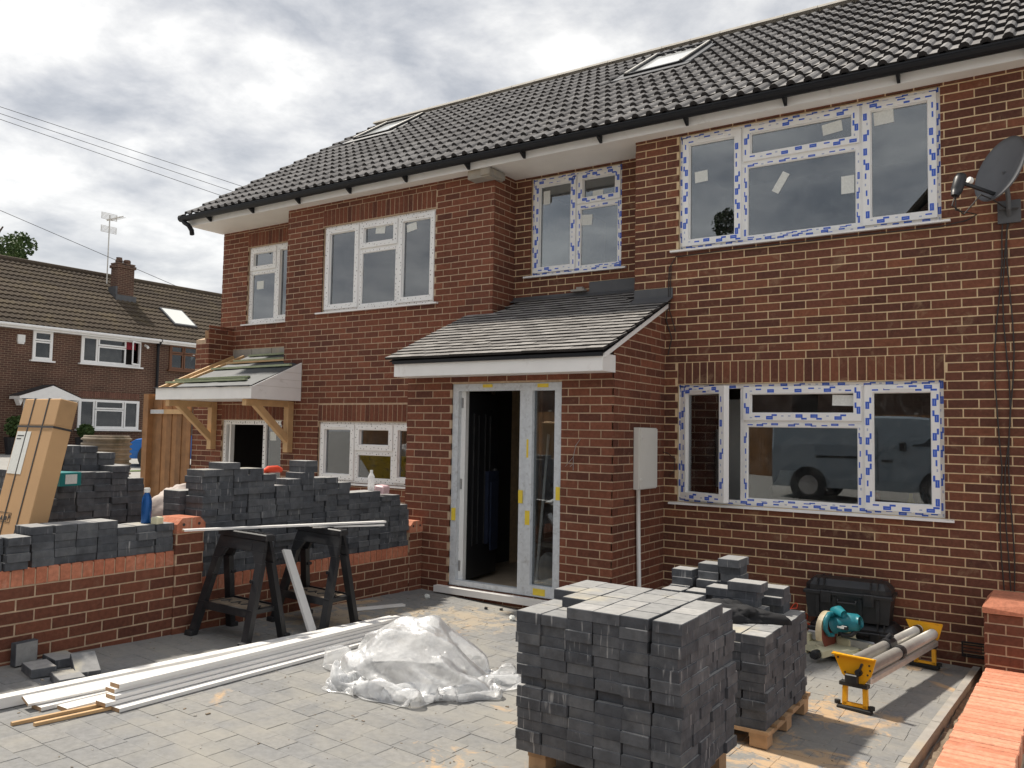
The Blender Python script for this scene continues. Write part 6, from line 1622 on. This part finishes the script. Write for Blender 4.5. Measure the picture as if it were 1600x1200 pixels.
# ---------------------------------------------------------------- vegetation and what stands behind the camera
def tree(label, x, y, z, h, r_, n_leaf, seed, mat='leaf', zc=.62, lz=.16, sp=.36, full=False):
    R_ = random.Random(seed); t = thing('tree', label, 'tree', (x, y, z))
    f = MB(); f.tube([(0, 0, 0), (.1, 0, h*.25), (-.05, .1, h*.5), (0, 0, h*.75)], [h*.03, h*.024, h*.016, h*.006], 8)
    for k in range(9):
        a_ = k*2.4; zz_ = h*(.3+.05*k); f.tube([(0, 0, zz_), (math.cos(a_)*r_*.4, math.sin(a_)*r_*.4, zz_+h*.12), (math.cos(a_)*r_*.75, math.sin(a_)*r_*.75, zz_+h*.2)], [h*.011, h*.007, h*.003], 6)
    part('trunk', f, 'tree_bark', t)
    cl = []
    for k in range(46):
        u, v, w_ = R_.gauss(0, .42), R_.gauss(0, .42), R_.gauss(0, .38)
        if full:
            q = Vector((R_.gauss(0, 1), R_.gauss(0, 1), R_.gauss(0, 1))).normalized()*R_.random()**.4; u, v, w_ = q
        cl.append((u*r_, v*r_, h*zc+w_*h*sp, r_*R_.uniform(.16, .34)))
    f = MB()
    for k in range(n_leaf):
        c = cl[k % len(cl)]; d = Vector((R_.gauss(0, 1), R_.gauss(0, 1), R_.gauss(0, 1))).normalized()*c[3]*R_.uniform(.55, 1.05)
        p = Vector(c[:3])+d; s = lz*R_.uniform(.6, 1.3); a1 = Vector((R_.gauss(0, 1), R_.gauss(0, 1), R_.gauss(0, 1))).normalized(); a2 = a1.orthogonal().normalized()
        if p.z < h*.15: continue
        f.add([p-a1*s, p+a2*s*.55, p+a1*s, p-a2*s*.55], [(0, 1, 2, 3)])
    part('crown', f, mat, t)
tree('leafy green tree rising behind the far roof at the left edge', -49.0, 14.3, .5, 13.9, 2.6, 24000, 4, zc=.80, lz=.11, sp=.14, full=True)
def shrub(label, x, y, z, r_, h, seed):
    R_ = random.Random(seed); t = thing('potted_shrub', label, 'shrub', (x, y, z)); f = MB(); f.lathe([(.26, 0), (.34, .6), (.36, .62), (.3, .62), (0, .6)], (0, 0, 0), 16); part('pot', f, 'black_pl', t)
    f = MB()
    for k in range(900):
        d = Vector((R_.gauss(0, 1), R_.gauss(0, 1), R_.gauss(0, 1))).normalized()*R_.uniform(.4, 1); p = Vector((d.x*r_, d.y*r_, .6+h/2+d.z*h/2)); s = .06*R_.uniform(.6, 1.3); a1 = Vector((R_.gauss(0, 1), R_.gauss(0, 1), R_.gauss(0, 1))).normalized(); a2 = a1.orthogonal()
        f.add([p-a1*s, p+a2*s*.6, p+a1*s, p-a2*s*.6], [(0, 1, 2, 3)])
    part('foliage', f, 'leaf', t)
shrub('small green shrub in a dark pot beside the far front door', -26.3, 6.35, .7, .33, .75, 2)
shrub('small dark shrub in a pot under the far ground floor window', -26.3, 8.75, .7, .28, .5, 3)
# grass verge by the road
f = MB(); f.box(-17.8, -16.6, 2.0, 9.0, gz(-17, 5)-.1, gz(-17, 5)-.02); struct('grass_verge', f, 'lawn')
# across the road behind the camera: what the front windows mirror
tree('dark leafy tree across the road behind the camera, mirrored in the left upper pane', -10.4, -27, .4, 9.7, 3.0, 18000, 8, 'leaf_dark', zc=.74, lz=.11, sp=.25)
tree('smaller dark tree across the road behind the camera', -13.5, -30, .4, 9.0, 3.0, 10000, 9, 'leaf_dark', lz=.11)
def opposite_house(label, x0, x1, pk):
    t = thing('brick_house', label, 'house', ((x0+x1)/2, -24, .3)); y0, y1 = -27, -19.5
    f = MB(); f.box(x0, x1, y0, y1, -.1, 5.2); f.prism([(x0, 5.2), (x1, 5.2), ((x0+x1)/2, pk-.15)], y0, y1, 'y'); part('wall', f, 'brick_far', t, True)
    f = MB(); xm = (x0+x1)/2
    for s, xe in ((1, x0-.3), (-1, x1+.3)):
        f.add([(xe, y0-.3, 5.05), (xe, y1+.3, 5.05), (xm, y1+.3, pk), (xm, y0-.3, pk)], [(0, 1, 2, 3)])
        f.add([(xe, y0-.3, 5.17), (xe, y1+.3, 5.17), (xm, y1+.3, pk+.12), (xm, y0-.3, pk+.12)], [(0, 1, 2, 3)]); f.add([(xe, y1+.3, 5.05), (xe, y1+.3, 5.17), (xm, y1+.3, pk+.12), (xm, y1+.3, pk)], [(0, 1, 2, 3)])
    part('roof', f, 'tile_far', t, True)
    for (a, b, c, d) in ((x0+1, x0+3, 3.2, 4.4), (x1-3.2, x1-1, 3.2, 4.4), (x0+1, x0+3.2, .9, 2.1), (x1-3.4, x1-1, .9, 2.1)):
        f = MB(); f.ring(a, b, c, d, .07, y1, y1+.06); f.box((a+b)/2-.03, (a+b)/2+.03, y1, y1+.055, c+.071, d-.071); w_ = part('window', f, 'upvc', t, True); f = MB(); f.box(a+.06, b-.06, y1+.005, y1+.02, c+.06, d-.06); part('pane', f, 'dark_glass', w_, True)
opposite_house('brick house across the road behind the camera with a steep tiled roof', -3.4, 6.2, 10.9)
opposite_house('wide brick house across the road further left behind the camera', -15.5, -4.2, 7.4)
def fence(label, x0, x1, y, h):
    t = thing('fence', label, 'fence', ((x0+x1)/2, y, .3)); z0 = .2
    f = MB(); x = x0
    while x < x1: f.box(x, x+.10, y-.012, y+.012, z0, z0+h-.02); x += .105
    part('boards', f, 'wood_gate', t, True, kind='stuff')
    f = MB(); x = x0
    while x < x1: f.box(x-.05, x+.05, y-.07, y-.013, z0, z0+h+.05); x += 1.8
    part('posts', f, 'concrete', t, True, kind='stuff')
fence('brown wooden fence across the road behind the camera', -22, 14, -18.2, 2.3)
